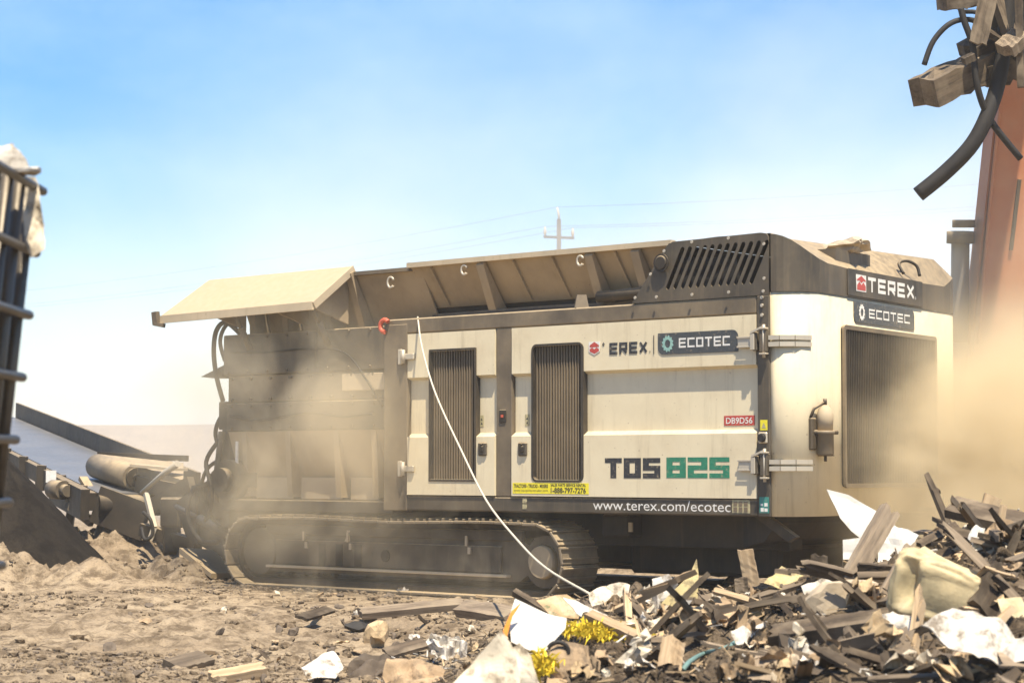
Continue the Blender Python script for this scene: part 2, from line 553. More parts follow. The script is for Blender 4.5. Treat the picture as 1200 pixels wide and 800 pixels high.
def rrect(x0, x1, z0, z1, r, n=5, corners=(1, 1, 1, 1)):
    pts = []
    for (cx, cz, a0, on) in ((x1, z1, 0, corners[0]), (x0, z1, 90, corners[1]), (x0, z0, 180, corners[2]), (x1, z0, 270, corners[3])):
        rr = r if on else 0.0005
        ox = cx - rr if cx == x1 else cx + rr
        oz = cz - rr if cz == z1 else cz + rr
        for k in range(n + 1):
            a = R(a0 + 90 * k / n)
            pts.append((ox + rr * math.cos(a), oz + rr * math.sin(a)))
    return pts

def circ(x, z, r, n=20):
    return [(x + r * math.cos(2 * math.pi * k / n), z + r * math.sin(2 * math.pi * k / n)) for k in range(n)]

# ================================================================== TERRAIN
def ground_h(x, y):
    x = np.asarray(x, float); y = np.asarray(y, float)
    near = smooth(70, 30, np.hypot(x, y - 15))
    h = 0.10 * fbm(x, y, 0.35, 3, 3) * near
    # churned crumbly strips and smoother wheel tracks
    strip = smooth(0.25, 0.75, 0.5 + 0.9 * fbm(x * 0.4, y, 0.55, 3, 21) + 0.15 * np.sin(y * 1.4 + x * 0.25))
    h = h + near * (0.012 + 0.04 * strip) * (fbm(x, y, 2.6, 4, 40, 0.6))
    h = h + near * (0.005 + 0.055 * strip) * (0.5 - np.abs(fbm(x, y, 3.4, 3, 47, 0.55)) * 2) * 0.55
    h = h + near * 0.045 * strip * np.abs(fbm(x, y, 7.5, 2, 60)) * 1.6
    # wheel and track ruts running across the yard, packed smooth
    for (yc, sl, wd, dp) in ((13.2, 0.05, 0.22, 0.05), (14.6, 0.05, 0.25, 0.055), (15.9, -0.03, 0.2, 0.04), (17.6, -0.06, 0.24, 0.045)):
        q = (y - yc - sl * (x + 2) - 0.25 * np.sin(x * 0.45 + yc)) / wd
        pk = np.exp(-q * q) * near
        h = h * (1 - 0.75 * pk) - dp * pk + 0.6 * dp * np.exp(-(np.abs(q) - 1.7) ** 2 * 2.2) * near * (0.6 + 1.6 * fbm(x, y, 2.5, 2, 71))
    # bank of loose dirt pushed up left of the shredder's track
    ridge = np.exp(-((y - (21.3 + 0.10 * (x + 4))) / 0.75) ** 2) * smooth(-1.2, -3.2, x) * smooth(-9.5, -6.0, x)
    h = h + ridge * (0.16 + 0.34 * fbm(x, y, 2.2, 4, 77, 0.65))
    ridge2 = np.exp(-((y - 24.3) / 1.0) ** 2) * np.exp(-((x + 4.75) / 1.0) ** 2)
    h = h + ridge2 * (0.42 + 0.45 * fbm(x, y, 2.1, 4, 80, 0.65))
    # loose dirt heaped along the near track
    r3 = np.exp(-((y - 18.0 - (x - 0.2) * -0.55) / 0.45) ** 2) * smooth(-0.6, -0.1, x) * smooth(1.6, 0.6, x)
    h = h + r3 * (0.10 + 0.15 * fbm(x, y, 2.2, 3, 90))
    # far bank that closes the view
    bank = smooth(120, 150, y) * smooth(420, 300, np.abs(x))
    h = h + bank * (4.2 + 0.25 * fbm(x, y, 0.05, 3, 5))
    # rise carrying the cage, left of the view
    h = h + 0.80 * smooth(1.0, 0.45, np.hypot((x + 2.35) * 0.95, (y - 5.6)))
    # keep it level under the tracked machine
    ux = (x - 2.0275) * 0.7512 + (y - 16.67) * -0.6601
    uy = (x - 2.0275) * 0.6601 + (y - 16.67) * 0.7512
    under = smooth(-7.2, -6.7, ux) * smooth(0.6, 0.2, ux) * smooth(-0.45, -0.1, uy) * smooth(3.2, 2.9, uy)
    return h * (1 - 0.9 * under)

CREST = np.array([(-0.75, 0.0), (-0.3, 0.10), (0.15, 0.26), (0.44, 0.36), (0.98, 0.37), (1.46, 0.44), (1.9, 0.55), (2.2, 0.66), (2.5, 0.82), (2.93, 0.87), (4.0, 0.95), (5.2, 0.7), (6.8, 0.0)])
PROF = np.array([(5.2, 0.0), (6.5, 0.22), (8.0, 0.50), (10.0, 0.78), (12.0, 1.0), (12.5, 0.92), (13.3, 0.55), (14.4, 0.0)])
def mound_h(x, y):
    x = np.asarray(x, float); y = np.asarray(y, float)
    xe = x * 12.2 / np.maximum(y, 6.5) * 0.5 + x * 0.5
    c = np.interp(xe, CREST[:, 0], CREST[:, 1]); p = np.interp(y, PROF[:, 0], PROF[:, 1])
    e = smooth(0.0, 0.25, c * p)
    h = c * p + e * (0.13 * fbm(x, y, 1.3, 3, 101) + 0.15 * fbm(x, y, 4.2, 3, 105, 0.62) + 0.035 * fbm(x, y, 14, 2, 110))
    return np.where(c * p > 0.004, h, -0.25)

def pile_h(x, y):           # dark stockpile and light spoil below the far conveyor
    a = np.hypot((x + 5.85) * 1.0, (y - 22.9) * 0.9)
    h = 1.66 - a * 1.02
    h = h + 0.06 * fbm(x, y, 2.2, 4, 131)
    return np.maximum(h, -0.3)

def surf(x, y):
    return float(max(ground_h(x, y), mound_h(x, y)))

def on(px, py):
    """where the view direction meets the ground or the debris mound"""
    q = ray(px, py); q = q / q.y
    d = np.arange(6.5, 30, 0.025)
    X_, Y_, Z_ = q.x * d, d, CAM_H + q.z * d
    hit = np.nonzero(Z_ <= np.maximum(ground_h(X_, Y_), mound_h(X_, Y_)))[0]
    return CAMP + q * (float(d[hit[0]]) if len(hit) else 99.0)

def axis_pts(segs):
    v = []
    for a, b, st in segs:
        n = max(1, int(round((b - a) / st)))
        v += list(np.linspace(a, b, n, endpoint=False))
    v.append(segs[-1][1])
    return np.array(v)

def sheet(name, xs, ys, hf, mat, smooth_=True, cull=None):
    XX, YY = np.meshgrid(xs, ys)
    Z = hf(XX, YY)
    nx, ny = len(xs), len(ys)
    co = np.stack([XX, YY, Z], -1).reshape(-1, 3)
    i = np.arange(nx * ny).reshape(ny, nx)
    q = np.stack([i[:-1, :-1], i[:-1, 1:], i[1:, 1:], i[1:, :-1]], -1).reshape(-1, 4)
    if cull is not None:
        q = q[(co[q][:, :, 2].max(1) > cull)]
    me = bpy.data.meshes.new(name)
    me.from_pydata(co.tolist(), [], q.tolist())
    me.polygons.foreach_set('use_smooth', [smooth_] * len(me.polygons))
    me.materials.append(M[mat])
    bm = bmesh.new(); bm.from_mesh(me)
    bmesh.ops.delete(bm, geom=[v for v in bm.verts if not v.link_faces], context='VERTS')
    bm.to_mesh(me); bm.free()
    return link(name, me)

gx = axis_pts([(-800, -300, 50), (-300, -60, 12), (-60, -12, 1.6), (-12, -7, 0.16), (-7, 4, 0.045), (4, 9, 0.2), (9, 60, 1.8), (60, 300, 12), (300, 800, 50)])
gy = axis_pts([(-60, 4, 4), (4, 9, 0.2), (9, 24.5, 0.05), (24.5, 40, 0.35), (40, 110, 4), (110, 160, 2), (160, 800, 40)])
g = sheet('ground', gx, gy, ground_h, 'dry_dirt')
tag(g, kind='structure')
mo = sheet('soil_mound', axis_pts([(-1.0, 3.6, 0.03), (3.6, 7.0, 0.15)]), axis_pts([(5.2, 14.5, 0.035)]), mound_h, 'mound_soil', cull=-0.15)
tag(mo, kind='structure')
ph = sheet('stockpile', axis_pts([(-7.6, -4.0, 0.05)]), axis_pts([(21.0, 25.0, 0.05)]), pile_h, 'shaded_dark_fines', cull=-0.2)
tag(ph, kind='structure')

# ================================================================== THE SHREDDER
MO = Vector((2.02746, 16.67, 0.0)); MTH = math.atan2(-0.66, 0.751)
root = empty('tracked_shredder', MO, MTH)
tag(root, 'large dusty cream and charcoal tracked waste shredder with open hopper and side doors', 'shredder')
MWI = (Matrix.Translation(MO) @ Matrix.Rotation(MTH, 4, 'Z')).inverted()
def wl(p):                       # world point -> shredder's own frame
    return MWI @ Vector(p)
MW_ = 3.0                        # width

def P(name, mb, mat, parent=root):
    return mb.build(name, mat, parent)
def B(name, mat, *b, parent=root, ch=0.006):
    return P(name, MB().box(*b, ch=ch), mat, parent)
def D(name, me, loc, parent=root):       # decal or plate mesh set at a place
    o = link(name, me, parent); o.location = loc
    return o

# --- frame and body shell
B('engine_bay', 'black_void', -4.18, -0.30, 0.10, 2.86, 0.82, 2.44, ch=0)
lower = B('lower_rail', 'charcoal_paint', -4.225, -0.118, -0.022, 0.12, 0.760, 0.892, ch=0.012)
B('upper_rail', 'brown_frame', -4.225, -0.118, -0.025, 0.14, 2.350, 2.488, ch=0.012)
B('roof_deck', 'brown_frame', -4.20, -0.36, 0.142, 2.96, 2.40, 2.47)
B('corner_post', 'charcoal_paint', -0.114, 0.004, -0.030, 0.13, 0.758, 2.492, ch=0.008)
B('column', 'brown_frame', -2.864, -2.684, -0.020, 0.10, 0.894, 2.348, ch=0.006)
c0 = B('column', 'brown_frame', -4.232, -3.936, -0.028, 0.30, 0.757, 2.44, ch=0.006)
B('lower_sill', 'charcoal_paint', -4.2, -0.01, 0.121, 2.9, 0.765, 0.80, ch=0)
B('far_side_panel', 'cream_paint', -4.2, -0.2, 2.90, 2.97, 0.80, 2.40)
for z in (2.472, 2.411, 2.335):
    P('bolt', MB().tube([(-0.058, -0.030, z), (-0.058, -0.044, z)], 0.014, 8), 'zinc_steel')

# --- side doors with pressed relief and louvred vents
def door(x0, x1, vx0, vx1, z0=0.900, z1=2.345, vz0=1.02, vz1=2.195, rnd=0.03):
    prof = [(z0, -0.034), (1.412, -0.034), (1.446, 0.020), (1.925, 0.020), (1.950, -0.030), (z1, -0.030)]
    fine = []
    for (za, ya), (zb, yb) in zip(prof[:-1], prof[1:]):
        n = 1 if abs(zb - za) < 0.1 else 3
        for k in range(n):
            fine.append((za + (zb - za) * k / n, ya + (yb - ya) * k / n))
    fine.append(prof[-1])
    for zz in (vz0 + 0.02, vz1 - 0.02):          # cut the vent opening exactly
        for i in range(len(fine) - 1):
            if fine[i][0] < zz < fine[i + 1][0]:
                f = (zz - fine[i][0]) / (fine[i + 1][0] - fine[i][0])
                fine.insert(i + 1, (zz, fine[i][1] + f * (fine[i + 1][1] - fine[i][1])))
                break
    xs = [x0 + 0.004, vx0 + 0.01, vx1 - 0.01, x1 - 0.004]
    mb = MB(); n = len(fine)
    vs = [(x, y, z) for x in xs for (z, y) in fine] + [(x, 0.05, z) for x in xs for (z, y) in fine]
    o = len(xs) * n; fs = []
    hole = lambda i, j: i == 1 and fine[j][0] > vz0 and fine[j + 1][0] < vz1 + 1e-6
    for i in range(3):
        for j in range(n - 1):
            if not hole(i, j):
                fs.append((i * n + j, (i + 1) * n + j, (i + 1) * n + j + 1, i * n + j + 1))
    for j in range(n - 1):
        fs += [(j, j + 1, o + j + 1, o + j), (3 * n + j, 3 * n + j + 1, o + 3 * n + j + 1, o + 3 * n + j)]
    for i in range(3):
        fs += [(i * n, (i + 1) * n, o + (i + 1) * n, o + i * n), (i * n + n - 1, (i + 1) * n + n - 1, o + (i + 1) * n + n - 1, o + i * n + n - 1)]
    mb.add(vs, fs)
    d = P('side_door', mb, 'cream_paint')
    fr = outline_mesh('vent_frame', [rrect(vx0, vx1, vz0, vz1, rnd), rrect(vx0 + 0.018, vx1 - 0.018, vz0 + 0.018, vz1 - 0.018, max(rnd - 0.015, 0.004))], 0.062, 'grille_dark')
    D('vent_frame', fr, (0, -0.008, 0), d)
    B('vent_backing', 'grille_dark', vx0 + 0.006, vx1 - 0.006, 0.055, 0.07, vz0 + 0.006, vz1 - 0.006, parent=d, ch=0)
    gm = MB(); k = 0
    x = vx0 + 0.034
    while x < vx1 - 0.03:                        # fine upright louvre blades, about 3 pixels each
        jx = random.uniform(-0.002, 0.002)
        gm.bar((x + jx, 0.012, vz0 + 0.012), (x + jx + random.uniform(-.002, .002), 0.012, vz1 - 0.012), 0.0105, 0.030)
        x += 0.0305
    P('vent_grille', gm, 'grille_slat', d)
    return d
d1 = door(-3.932, -2.868, -3.656, -3.087, rnd=0.008)
d2 = door(-2.680, -0.119, -2.446, -1.871, rnd=0.055)

def latch(x, z, d):
    l = P('latch', MB().box(x - 0.052, x + 0.052, -0.052, -0.030, z - 0.06, z + 0.06, ch=0.012), 'charcoal_paint', d)
    P('latch_paddle', MB().box(x - 0.022, x + 0.024, -0.062, -0.050, z - 0.030, z + 0.026, ch=0.006).tube([(x - 0.005, -0.050, z + 0.038), (x - 0.005, -0.066, z + 0.038)], 0.010, 10), 'black_steel', l)
latch(-3.007, 1.304, d1); latch(-2.543, 1.301, d2)
def sticker(name, mat, x0, x1, z0, z1, y=-0.0325, parent=root):
    return P(name, MB().box(x0, x1, y - 0.0015, y, z0, z1, ch=0), mat, parent)
sticker('warning_sticker', 'print_tan', -3.09, -3.045, 1.50, 1.60, 0.0185, d1)
sticker('warning_sticker', 'print_tan', -2.565, -2.515, 1.50, 1.60, 0.0185, d2)
for (x, z, dd) in ((-3.068, 1.565, d1), (-3.068, 1.528, d1), (-2.54, 1.565, d2), (-2.54, 1.528, d2)):
    P('sticker_print', MB().add([(x - 0.011, 0.0165, z - 0.010), (x + 0.011, 0.0165, z - 0.010), (x, 0.0165, z + 0.012)], [(0, 1, 2)]), 'print_black', dd)
# grab latch in the column
cl = B('column_catch', 'black_steel', -2.825, -2.745, -0.030, -0.018, 1.53, 1.645, ch=0.01)
B('catch_plate', 'hook_red', -2.80, -2.772, -0.034, -0.031, 1.575, 1.60, parent=cl, ch=0)

# hinges
def hinge_arm(x0, x1, z, y, mat='zinc_steel'):
    h = P('hinge', MB().box(x0, x1, y - 0.022, y, z - 0.038, z + 0.038, ch=0.008).box(x0, x1, y - 0.030, y - 0.023, z - 0.044, z - 0.030, ch=0.002).box(x0, x1, y - 0.030, y - 0.023, z + 0.030, z + 0.044, ch=0.002), mat)
    return h
for z in (2.128, 1.160):
    hinge_arm(-0.285, -0.135, z, -0.034)
    b = P('hinge_bracket', MB().box(-0.133, -0.092, -0.066, -0.031, z - 0.072, z + 0.075, ch=0.006).box(-0.06, 0.006, -0.080, -0.032, z - 0.085, z + 0.09, ch=0.006), 'zinc_steel' if z > 9 else 'charcoal_paint')
    P('hinge_clip', MB().box(-0.150, -0.108, -0.078, -0.067, z - 0.066, z + 0.066, ch=0.004).tube([(-0.02, -0.07, z - 0.13), (-0.02, -0.07, z + 0.13)], 0.013, 8).bar((-0.14, -0.074, z + 0.07), (-0.02, -0.074, z + 0.115), 0.012, 0.016).box(-0.055, 0.012, -0.09, -0.05, z + 0.092, z + 0.106, ch=0.003).box(-0.055, 0.012, -0.09, -0.05, z - 0.106, z - 0.092, ch=0.003), 'zinc_steel', b)
    # arm wraps round the end panel's corner
    arm = MB()
    pts = [(0.012, -0.045), (0.10, -0.03), (0.19, 0.045), (0.245, 0.19)]
    for (xa, ya), (xb, yb) in zip(pts[:-1], pts[1:]):
        for dz in (-0.026, 0.026):
            arm.bar((xa, ya, z + dz), (xb, yb, z + dz), 0.026, 0.036)
    P('hinge', arm, 'zinc_steel')
for z in (2.141, 1.132):
    P('hinge', MB().box(-3.985, -3.83, -0.058, -0.036, z - 0.028, z + 0.028, ch=0.006).tube([(-3.955, -0.06, z - 0.062), (-3.955, -0.06, z + 0.062)], 0.020, 8), 'zinc_steel')
    P('hinge', MB().box(-4.03, -3.985, -0.055, -0.029, z - 0.07, z + 0.07, ch=0.006), 'zinc_steel')

# --- lettering and plates on the side
def put_text(name, me, x, z, y, parent=root):
    return D(name, me, (x, y, z), parent)
YD = -0.0335
shield = outline_mesh('emblem_shield', [[(0, 0.03), (0.06, 0.0), (0.12, 0.03), (0.12, 0.112), (0, 0.112)]], 0.002, 'print_white')
sh = D('emblem_shield', shield, (-1.813, YD, 2.08), d2)
P('emblem_print', MB().add([(-1.803, YD - 0.002, 2.146), (-1.703, YD - 0.002, 2.146), (-1.703, YD - 0.002, 2.162), (-1.753, YD - 0.002, 2.19), (-1.803, YD - 0.002, 2.162)], [(0, 1, 2, 3, 4)])
  .add([(-1.803, YD - 0.002, 2.112), (-1.753, YD - 0.002, 2.09), (-1.703, YD - 0.002, 2.112), (-1.703, YD - 0.002, 2.130), (-1.730, YD - 0.002, 2.144), (-1.753, YD - 0.002, 2.128), (-1.776, YD - 0.002, 2.144), (-1.803, YD - 0.002, 2.130)], [tuple(range(8))]), 'print_red', d2)
P('letter_remnant', MB().add([(-1.672, YD, 2.160), (-1.64, YD, 2.163), (-1.645, YD, 2.172), (-1.668, YD, 2.171)], [(0, 1, 2, 3)]).add([(-1.660, YD - .0004, 2.150), (-1.652, YD - .0004, 2.151), (-1.653, YD - .0004, 2.183), (-1.660, YD - .0004, 2.182)], [(0, 1, 2, 3)]), 'print_black', d2)
lt = MB()
put_text('lettering_maker', block_text('EREX', 0.398, 0.098, 0.022, 0.018).mesh('lettering_maker', 'print_black'), -1.593, 2.077, YD, d2)
put_text('registered_mark', text_mesh('registered_mark', 'o', 0.016, 0.016, 'print_black'), -1.178, 2.078, YD, d2)
sticker('divider_bar', 'print_black', -1.132, -1.126, 2.066, 2.220, YD, d2)
bd = D('badge', outline_mesh('badge', [rrect(-1.085, -0.289, 2.057, 2.232, 0.055, corners=(1, 0, 1, 0))], 0.003, 'badge_dark'), (0, YD, 0), d2)
def gear(x, z, r, y, parent, name='badge_gear', mat='gear_mint'):
    pts = []
    for k in range(48):
        a = 2 * math.pi * k / 48
        rr = r if (k // 2) % 2 else r * 0.84
        pts.append((x + rr * math.cos(a) * 0.86, z + rr * math.sin(a)))
    D(name, outline_mesh(name, [pts, [(x + (p - x) * 0.80, q) for p, q in circ(x, z, r * 0.5)]], 0.002, mat), (0, y, 0), parent)
gear(-0.985, 2.145, 0.068, -0.0028, bd)
put_text('badge_lettering', block_text('ECOTEC', 0.505, 0.078, 0.0145, 0.016).mesh('badge_lettering', 'print_white'), -0.872, 2.108, -0.0025, bd)
rp_ = sticker('fleet_number_plate', 'print_red', -0.467, -0.171, 1.475, 1.553, 0.0185, d2)
put_text('fleet_number', text_mesh('fleet_number', 'DB9D56', 0.255, 0.050, 'print_white', 0.012), -0.447, 1.489, 0.0155, rp_)
put_text('model_lettering', block_text('TDS', 0.577, 0.165, 0.062, 0.020, 0.040).mesh('model_lettering', 'print_black'), -1.642, 1.056, -0.0355, d2)
put_text('model_number', block_text('825', 0.624, 0.165, 0.062, 0.018, 0.037).mesh('model_number', 'print_green'), -1.003, 1.060, -0.0355, d2)
put_text('web_address', text_mesh('web_address', 'www.terex.com/ecotec', 1.40, 0.083, 'print_white', 0.0), -1.780, 0.792, -0.0235, lower)
sticker('data_sticker', 'print_tan', -0.364, -0.193, 0.786, 0.888, -0.0225, lower)
dp = MB()
for i in range(3):
    for j in range(2):
        dp.box(-0.35 + i * 0.05, -0.315 + i * 0.05, -0.0262, -0.0245, 0.795 + j * 0.046, 0.830 + j * 0.046, ch=0)
P('sticker_print', dp, 'grille_slat', lower)
ts = sticker('safety_sticker', 'print_teal', -0.098, -0.008, 0.789, 0.914, -0.0305)
P('sticker_print', MB().box(-0.085, -0.057, -0.0338, -0.0325, 0.80, 0.83, ch=0).box(-0.05, -0.02, -0.0338, -0.0325, 0.80, 0.826, ch=0).box(-0.05, -0.02, -0.0338, -0.0325, 0.84, 0.868, ch=0).box(-0.085, -0.065, -0.0338, -0.0325, 0.845, 0.862, ch=0), 'print_white', ts)
sticker('warning_sticker', 'print_yellow', -0.085, -0.018, 1.433, 1.514, -0.0305)
P('sticker_print', MB().add([(-0.072, -0.0335, 1.45), (-0.031, -0.0335, 1.45), (-0.0515, -0.0335, 1.495)], [(0, 1, 2)]), 'print_tan')
so = P('socket', MB().box(-0.098, -0.012, -0.05, -0.031, 1.33, 1.42, ch=0.015), 'zinc_steel')
P('socket_ring', MB().tube([(-0.055, -0.05, 1.375), (-0.055, -0.075, 1.375)], [0.036, 0.030], 14), 'rubber', so)
bn = sticker('banner_sticker', 'print_yellow', -2.660, -1.816, 0.921, 1.013, -0.0350, d2)
put_text('banner_text', text_mesh('banner_text', 'TRACTORS - TRUCKS - MIXERS', 0.385, 0.030, 'print_black', 0.02), -2.645, 0.972, -0.038, bn)
put_text('banner_text', text_mesh('banner_text', 'www.equipmenttrader.com', 0.385, 0.022, 'print_black', 0.0), -2.645, 0.936, -0.038, bn)
put_text('banner_text', text_mesh('banner_text', 'SALES PARTS SERVICE RENTAL', 0.385, 0.024, 'print_black', 0.02), -2.23, 0.984, -0.038, bn)
put_text('banner_phone', text_mesh('banner_phone', '1-888-797-7276', 0.385, 0.046, 'print_black', 0.02), -2.23, 0.928, -0.038, bn)
for (x, z) in ((-2.535, 0.86), (-2.535, 0.81)):
    P('tie_down_mark', MB().box(x - 0.022, x + 0.022, -0.026, -0.0225, z - 0.02, z + 0.02, ch=0).box(x - 0.012, x + 0.03, -0.0275, -0.0262, z - 0.008, z + 0.014, ch=0), 'print_tan', lower)

# --- rounded end panel
PLAN = [(0.006, -0.012), (0.06, -0.012), (0.115, 0.006), (0.165, 0.045), (0.207, 0.105), (0.236, 0.19), (0.250, 0.29), (0.2455, 0.42)]
def flat_pt(u):
    return (0.245 - 0.14302 * u, 0.42 + 0.98972 * u)
PLAN2 = PLAN + [flat_pt(u) for u in (0.6, 1.2, 1.8, 2.45)] + [(-0.125, 2.98), (-0.165, 3.10), (-0.25, 3.18), (-0.40, 3.20)]
def curtain(plan, z0, z1, thick=0.02):
    mb = MB(); n = len(plan)
    vs = [(x, y, z0) for x, y in plan] + [(x, y, z1) for x, y in plan]
    mb.add(vs, [(k, k + 1, n + k + 1, n + k) for k in range(n - 1)], True)
    return mb
ep = P('end_panel', curtain(PLAN2, 0.762, 2.512), 'cream_paint')
md = ep.modifiers.new('thick', 'SOLIDIFY'); md.thickness = 0.012; md.offset = 0
B('end_core', 'black_void', -0.35, -0.16, 0.14, 2.9, 0.80, 2.50, ch=0)
mb = MB(); n = len(PLAN2)
mb.add([(x, y, 0.79) for x, y in PLAN2] + [(-0.3, 2.9, 0.79), (-0.3, 0.10, 0.79)], [tuple(range(n + 2))])
P('end_floor', mb, 'black_steel')
EM = Matrix(((-0.14302, -0.98972, 0, 0.245), (0.98972, -0.14302, 0, 0.42), (0, 0, 1, 0), (0, 0, 0, 1)))
def onend(o):
    o.matrix_basis = EM @ Matrix.Translation(o.location)
    return o
gl = onend(D('end_grille', outline_mesh('end_grille', [rrect(0.245, 2.176, 0.99, 2.272, 0.03)], 0.012, 'grille_dark'), (0, -0.013, 0)))
gs = MB(); u = 0.275
while u < 2.15:
    gs.bar((u, -0.016, 1.012), (u, -0.016, 2.25), 0.010, 0.018); u += 0.034
P('grille_blades', gs, 'grille_dark', gl)
gf = outline_mesh('grille_frame', [rrect(0.235, 2.186, 0.98, 2.282, 0.035), rrect(0.27, 2.15, 1.015, 2.247, 0.02)], 0.02, 'brown_frame')
D('grille_frame', gf, (0, -0.020, 0), gl)
tp = onend(D('maker_plate', outline_mesh('maker_plate', [rrect(0.36, 1.92, 2.530, 2.745, 0.01)], 0.012, 'charcoal_paint'), (0, -0.017, 0)))
es = D('emblem_shield', outline_mesh('emblem_shield', [[(0.517, 2.572), (0.712, 2.572), (0.712, 2.708), (0.517, 2.708)]], 0.002, 'print_white'), (0, -0.008, 0), tp)
P('emblem_print', MB().add([(0.53, -0.0025, 2.582), (0.70, -0.0025, 2.582), (0.70, -0.0025, 2.620), (0.655, -0.0025, 2.650), (0.615, -0.0025, 2.625), (0.575, -0.0025, 2.650), (0.53, -0.0025, 2.620)], [tuple(range(7))])
  .add([(0.53, -0.0025, 2.655), (0.575, -0.0025, 2.66), (0.615, -0.0025, 2.640), (0.655, -0.0025, 2.66), (0.70, -0.0025, 2.655), (0.70, -0.0025, 2.668), (0.615, -0.0025, 2.70), (0.53, -0.0025, 2.668)], [tuple(range(8))]), 'print_red', es)
put_text('lettering_maker', block_text('TEREX', 0.97, 0.122, 0.028, 0.045).mesh('lettering_maker', 'print_white'), 0.755, 2.581, -0.0075, tp)
put_text('registered_mark', text_mesh('registered_mark', 'o', 0.03, 0.022, 'print_white'), 1.74, 2.583, -0.0075, tp)
bd2 = onend(D('badge', outline_mesh('badge', [rrect(0.495, 1.754, 2.318, 2.490, 0.055, corners=(1, 0, 1, 0))], 0.006, 'badge_dark'), (0, -0.010, 0)))
gear(0.648, 2.404, 0.068, -0.005, bd2, mat='print_white')
put_text('badge_lettering', block_text('ECOTEC', 0.86, 0.076, 0.0145, 0.03).mesh('badge_lettering', 'print_white'), 0.79, 2.367, -0.0045, bd2)

# filter bowl with pump on the rounded corner
fx, fy = 0.315, 0.275
fb = P('filter_housing', MB().tube([(fx, fy, 1.235), (fx, fy, 1.25), (fx, fy, 1.40), (fx, fy, 1.405), (fx, fy, 1.43)], [0.058, 0.066, 0.066, 0.074, 0.074], 18), 'brown_frame')
P('filter_bowl', MB().tube([(fx, fy, 1.43), (fx, fy, 1.55), (fx, fy, 1.60), (fx, fy, 1.63)], [0.060, 0.066, 0.052, 0.020], 18), 'wing_plate', fb)
P('filter_head', MB().tube([(fx, fy, 1.63), (fx, fy, 1.68)], 0.016, 8).tube([(fx - 0.07, fy - 0.09, 1.418), (fx + 0.05, fy + 0.10, 1.418)], 0.018, 8).box(fx - 0.09, fx - 0.05, fy - 0.11, fy - 0.04, 1.28, 1.53, ch=0.008).tube([(fx - 0.07, fy - 0.10, 1.53), (fx - 0.05, fy - 0.08, 1.60), (fx, fy, 1.655)], 0.012, 6), 'track_steel', fb)
P('drain_tap', MB().tube([(fx, fy, 1.235), (fx, fy, 1.19)], 0.012, 8).box(fx - 0.075, fx + 0.075, fy - 0.01, fy + 0.01, 1.232, 1.240, ch=0), 'track_steel', fb)

# --- hood with slanted cooling slots
slots = []
for k in range(12):
    xt = -0.835 + k * 0.0748; xb = xt - 0.150
    w = 0.019; zt, zb = 2.905, 2.605
    dx, dz = xb - xt, zb - zt; L = math.hypot(dx, dz); nx_, nz_ = -dz / L, dx / L
    lp = []
    for j in range(7):
        a = math.pi * j / 6
        lp.append((xt + w * (math.cos(a) * nx_ - math.sin(a) * dx / L), zt + w * (math.cos(a) * nz_ - math.sin(a) * dz / L)))
    for j in range(7):
        a = math.pi * j / 6
        lp.append((xb - w * (math.cos(a) * nx_ - math.sin(a) * dx / L), zb - w * (math.cos(a) * nz_ - math.sin(a) * dz / L)))
    slots.append(lp)
hp = outline_mesh('hood_side', [[(-1.358, 2.492), (-1.035, 2.90), (-0.995, 2.945), (-0.935, 2.973), (-0.07, 2.985), (-0.02, 2.975), (0.004, 2.95), (0.004, 2.492)]] + slots, 0.008, 'charcoal_paint')
hs = D('hood_side', hp, (0, -0.026, 0))
P('hood_port', MB().tube([(-1.03, -0.030, 2.805), (-1.03, -0.040, 2.805)], 0.075, 20).tube([(-1.03, -0.040, 2.805), (-1.03, -0.050, 2.805)], [0.060, 0.05], 20), 'black_steel', hs)
for (x, z) in ((-1.30, 2.535), (-1.14, 2.72), (-1.0, 2.90), (-0.72, 2.955), (-0.36, 2.96), (-0.02, 2.89), (-0.02, 2.62), (-0.36, 2.53), (-0.72, 2.53), (-1.08, 2.53), (-0.03, 2.52)):
    P('bolt', MB().tube([(x, -0.030, z), (x, -0.038, z)], 0.013, 8), 'zinc_steel', hs)
B('hood_interior', 'black_void', -0.98, -0.36, 0.06, 2.7, 2.48, 2.84, ch=0)
# hood shell over the end: upright band with a sweeping top, then a slope up to the roof
def hb(k, n):
    s = [2.968, 2.962, 2.945, 2.915, 2.872, 2.825, 2.782, 2.755, 2.738, 2.735, 2.735, 2.745, 2.80, 2.84, 2.86, 2.86, 2.86]
    return s[min(k, len(s) - 1)]
n = len(PLAN2); mb = MB(); rows = [[], [], [], []]
for k, (x, y) in enumerate(PLAN2):
    zt = hb(k, n)
    w = float(smooth(0, 7, k)); w2 = float(smooth(n - 1, n - 4, k))
    rx_ = -0.02 - 0.24 * w; ry = max(0.05, min(y, 2.95)) + 0.30 * w * (1 - smooth(0.3, 1.5, y))
    o_ = 0.012
    rows[0].append((x + o_, y - o_ * (k < 6), 2.5135)); rows[1].append((x + o_, y - o_ * (k < 6), zt))
    zr = 2.985 + 0.02 * w - 0.035 * (1 - w2)
    rows[2].append((x * 0.45 + rx_ * 0.55, y * 0.45 + ry * 0.55, zt * 0.38 + zr * 0.62))
    rows[3].append((rx_, ry, zr))
vs = [p for r in rows for p in r]
fs = [(r * n + k, r * n + k + 1, (r + 1) * n + k + 1, (r + 1) * n + k) for r in range(3) for k in range(n - 1)]
nq = n - 1
hc = P('hood_end', MB().add(vs[:2 * n], fs[:nq], False).add(vs[n:], [tuple(i - n for i in f) for f in fs[nq:]], True), 'charcoal_paint')
rv = [rows[3][k] for k in range(n)]
mb = MB(); mb.add(rv + [(-0.98, 2.95, 2.95), (-0.98, 0.0, 2.968), (-0.5, -0.02, 2.984)], [tuple(range(n + 3))])
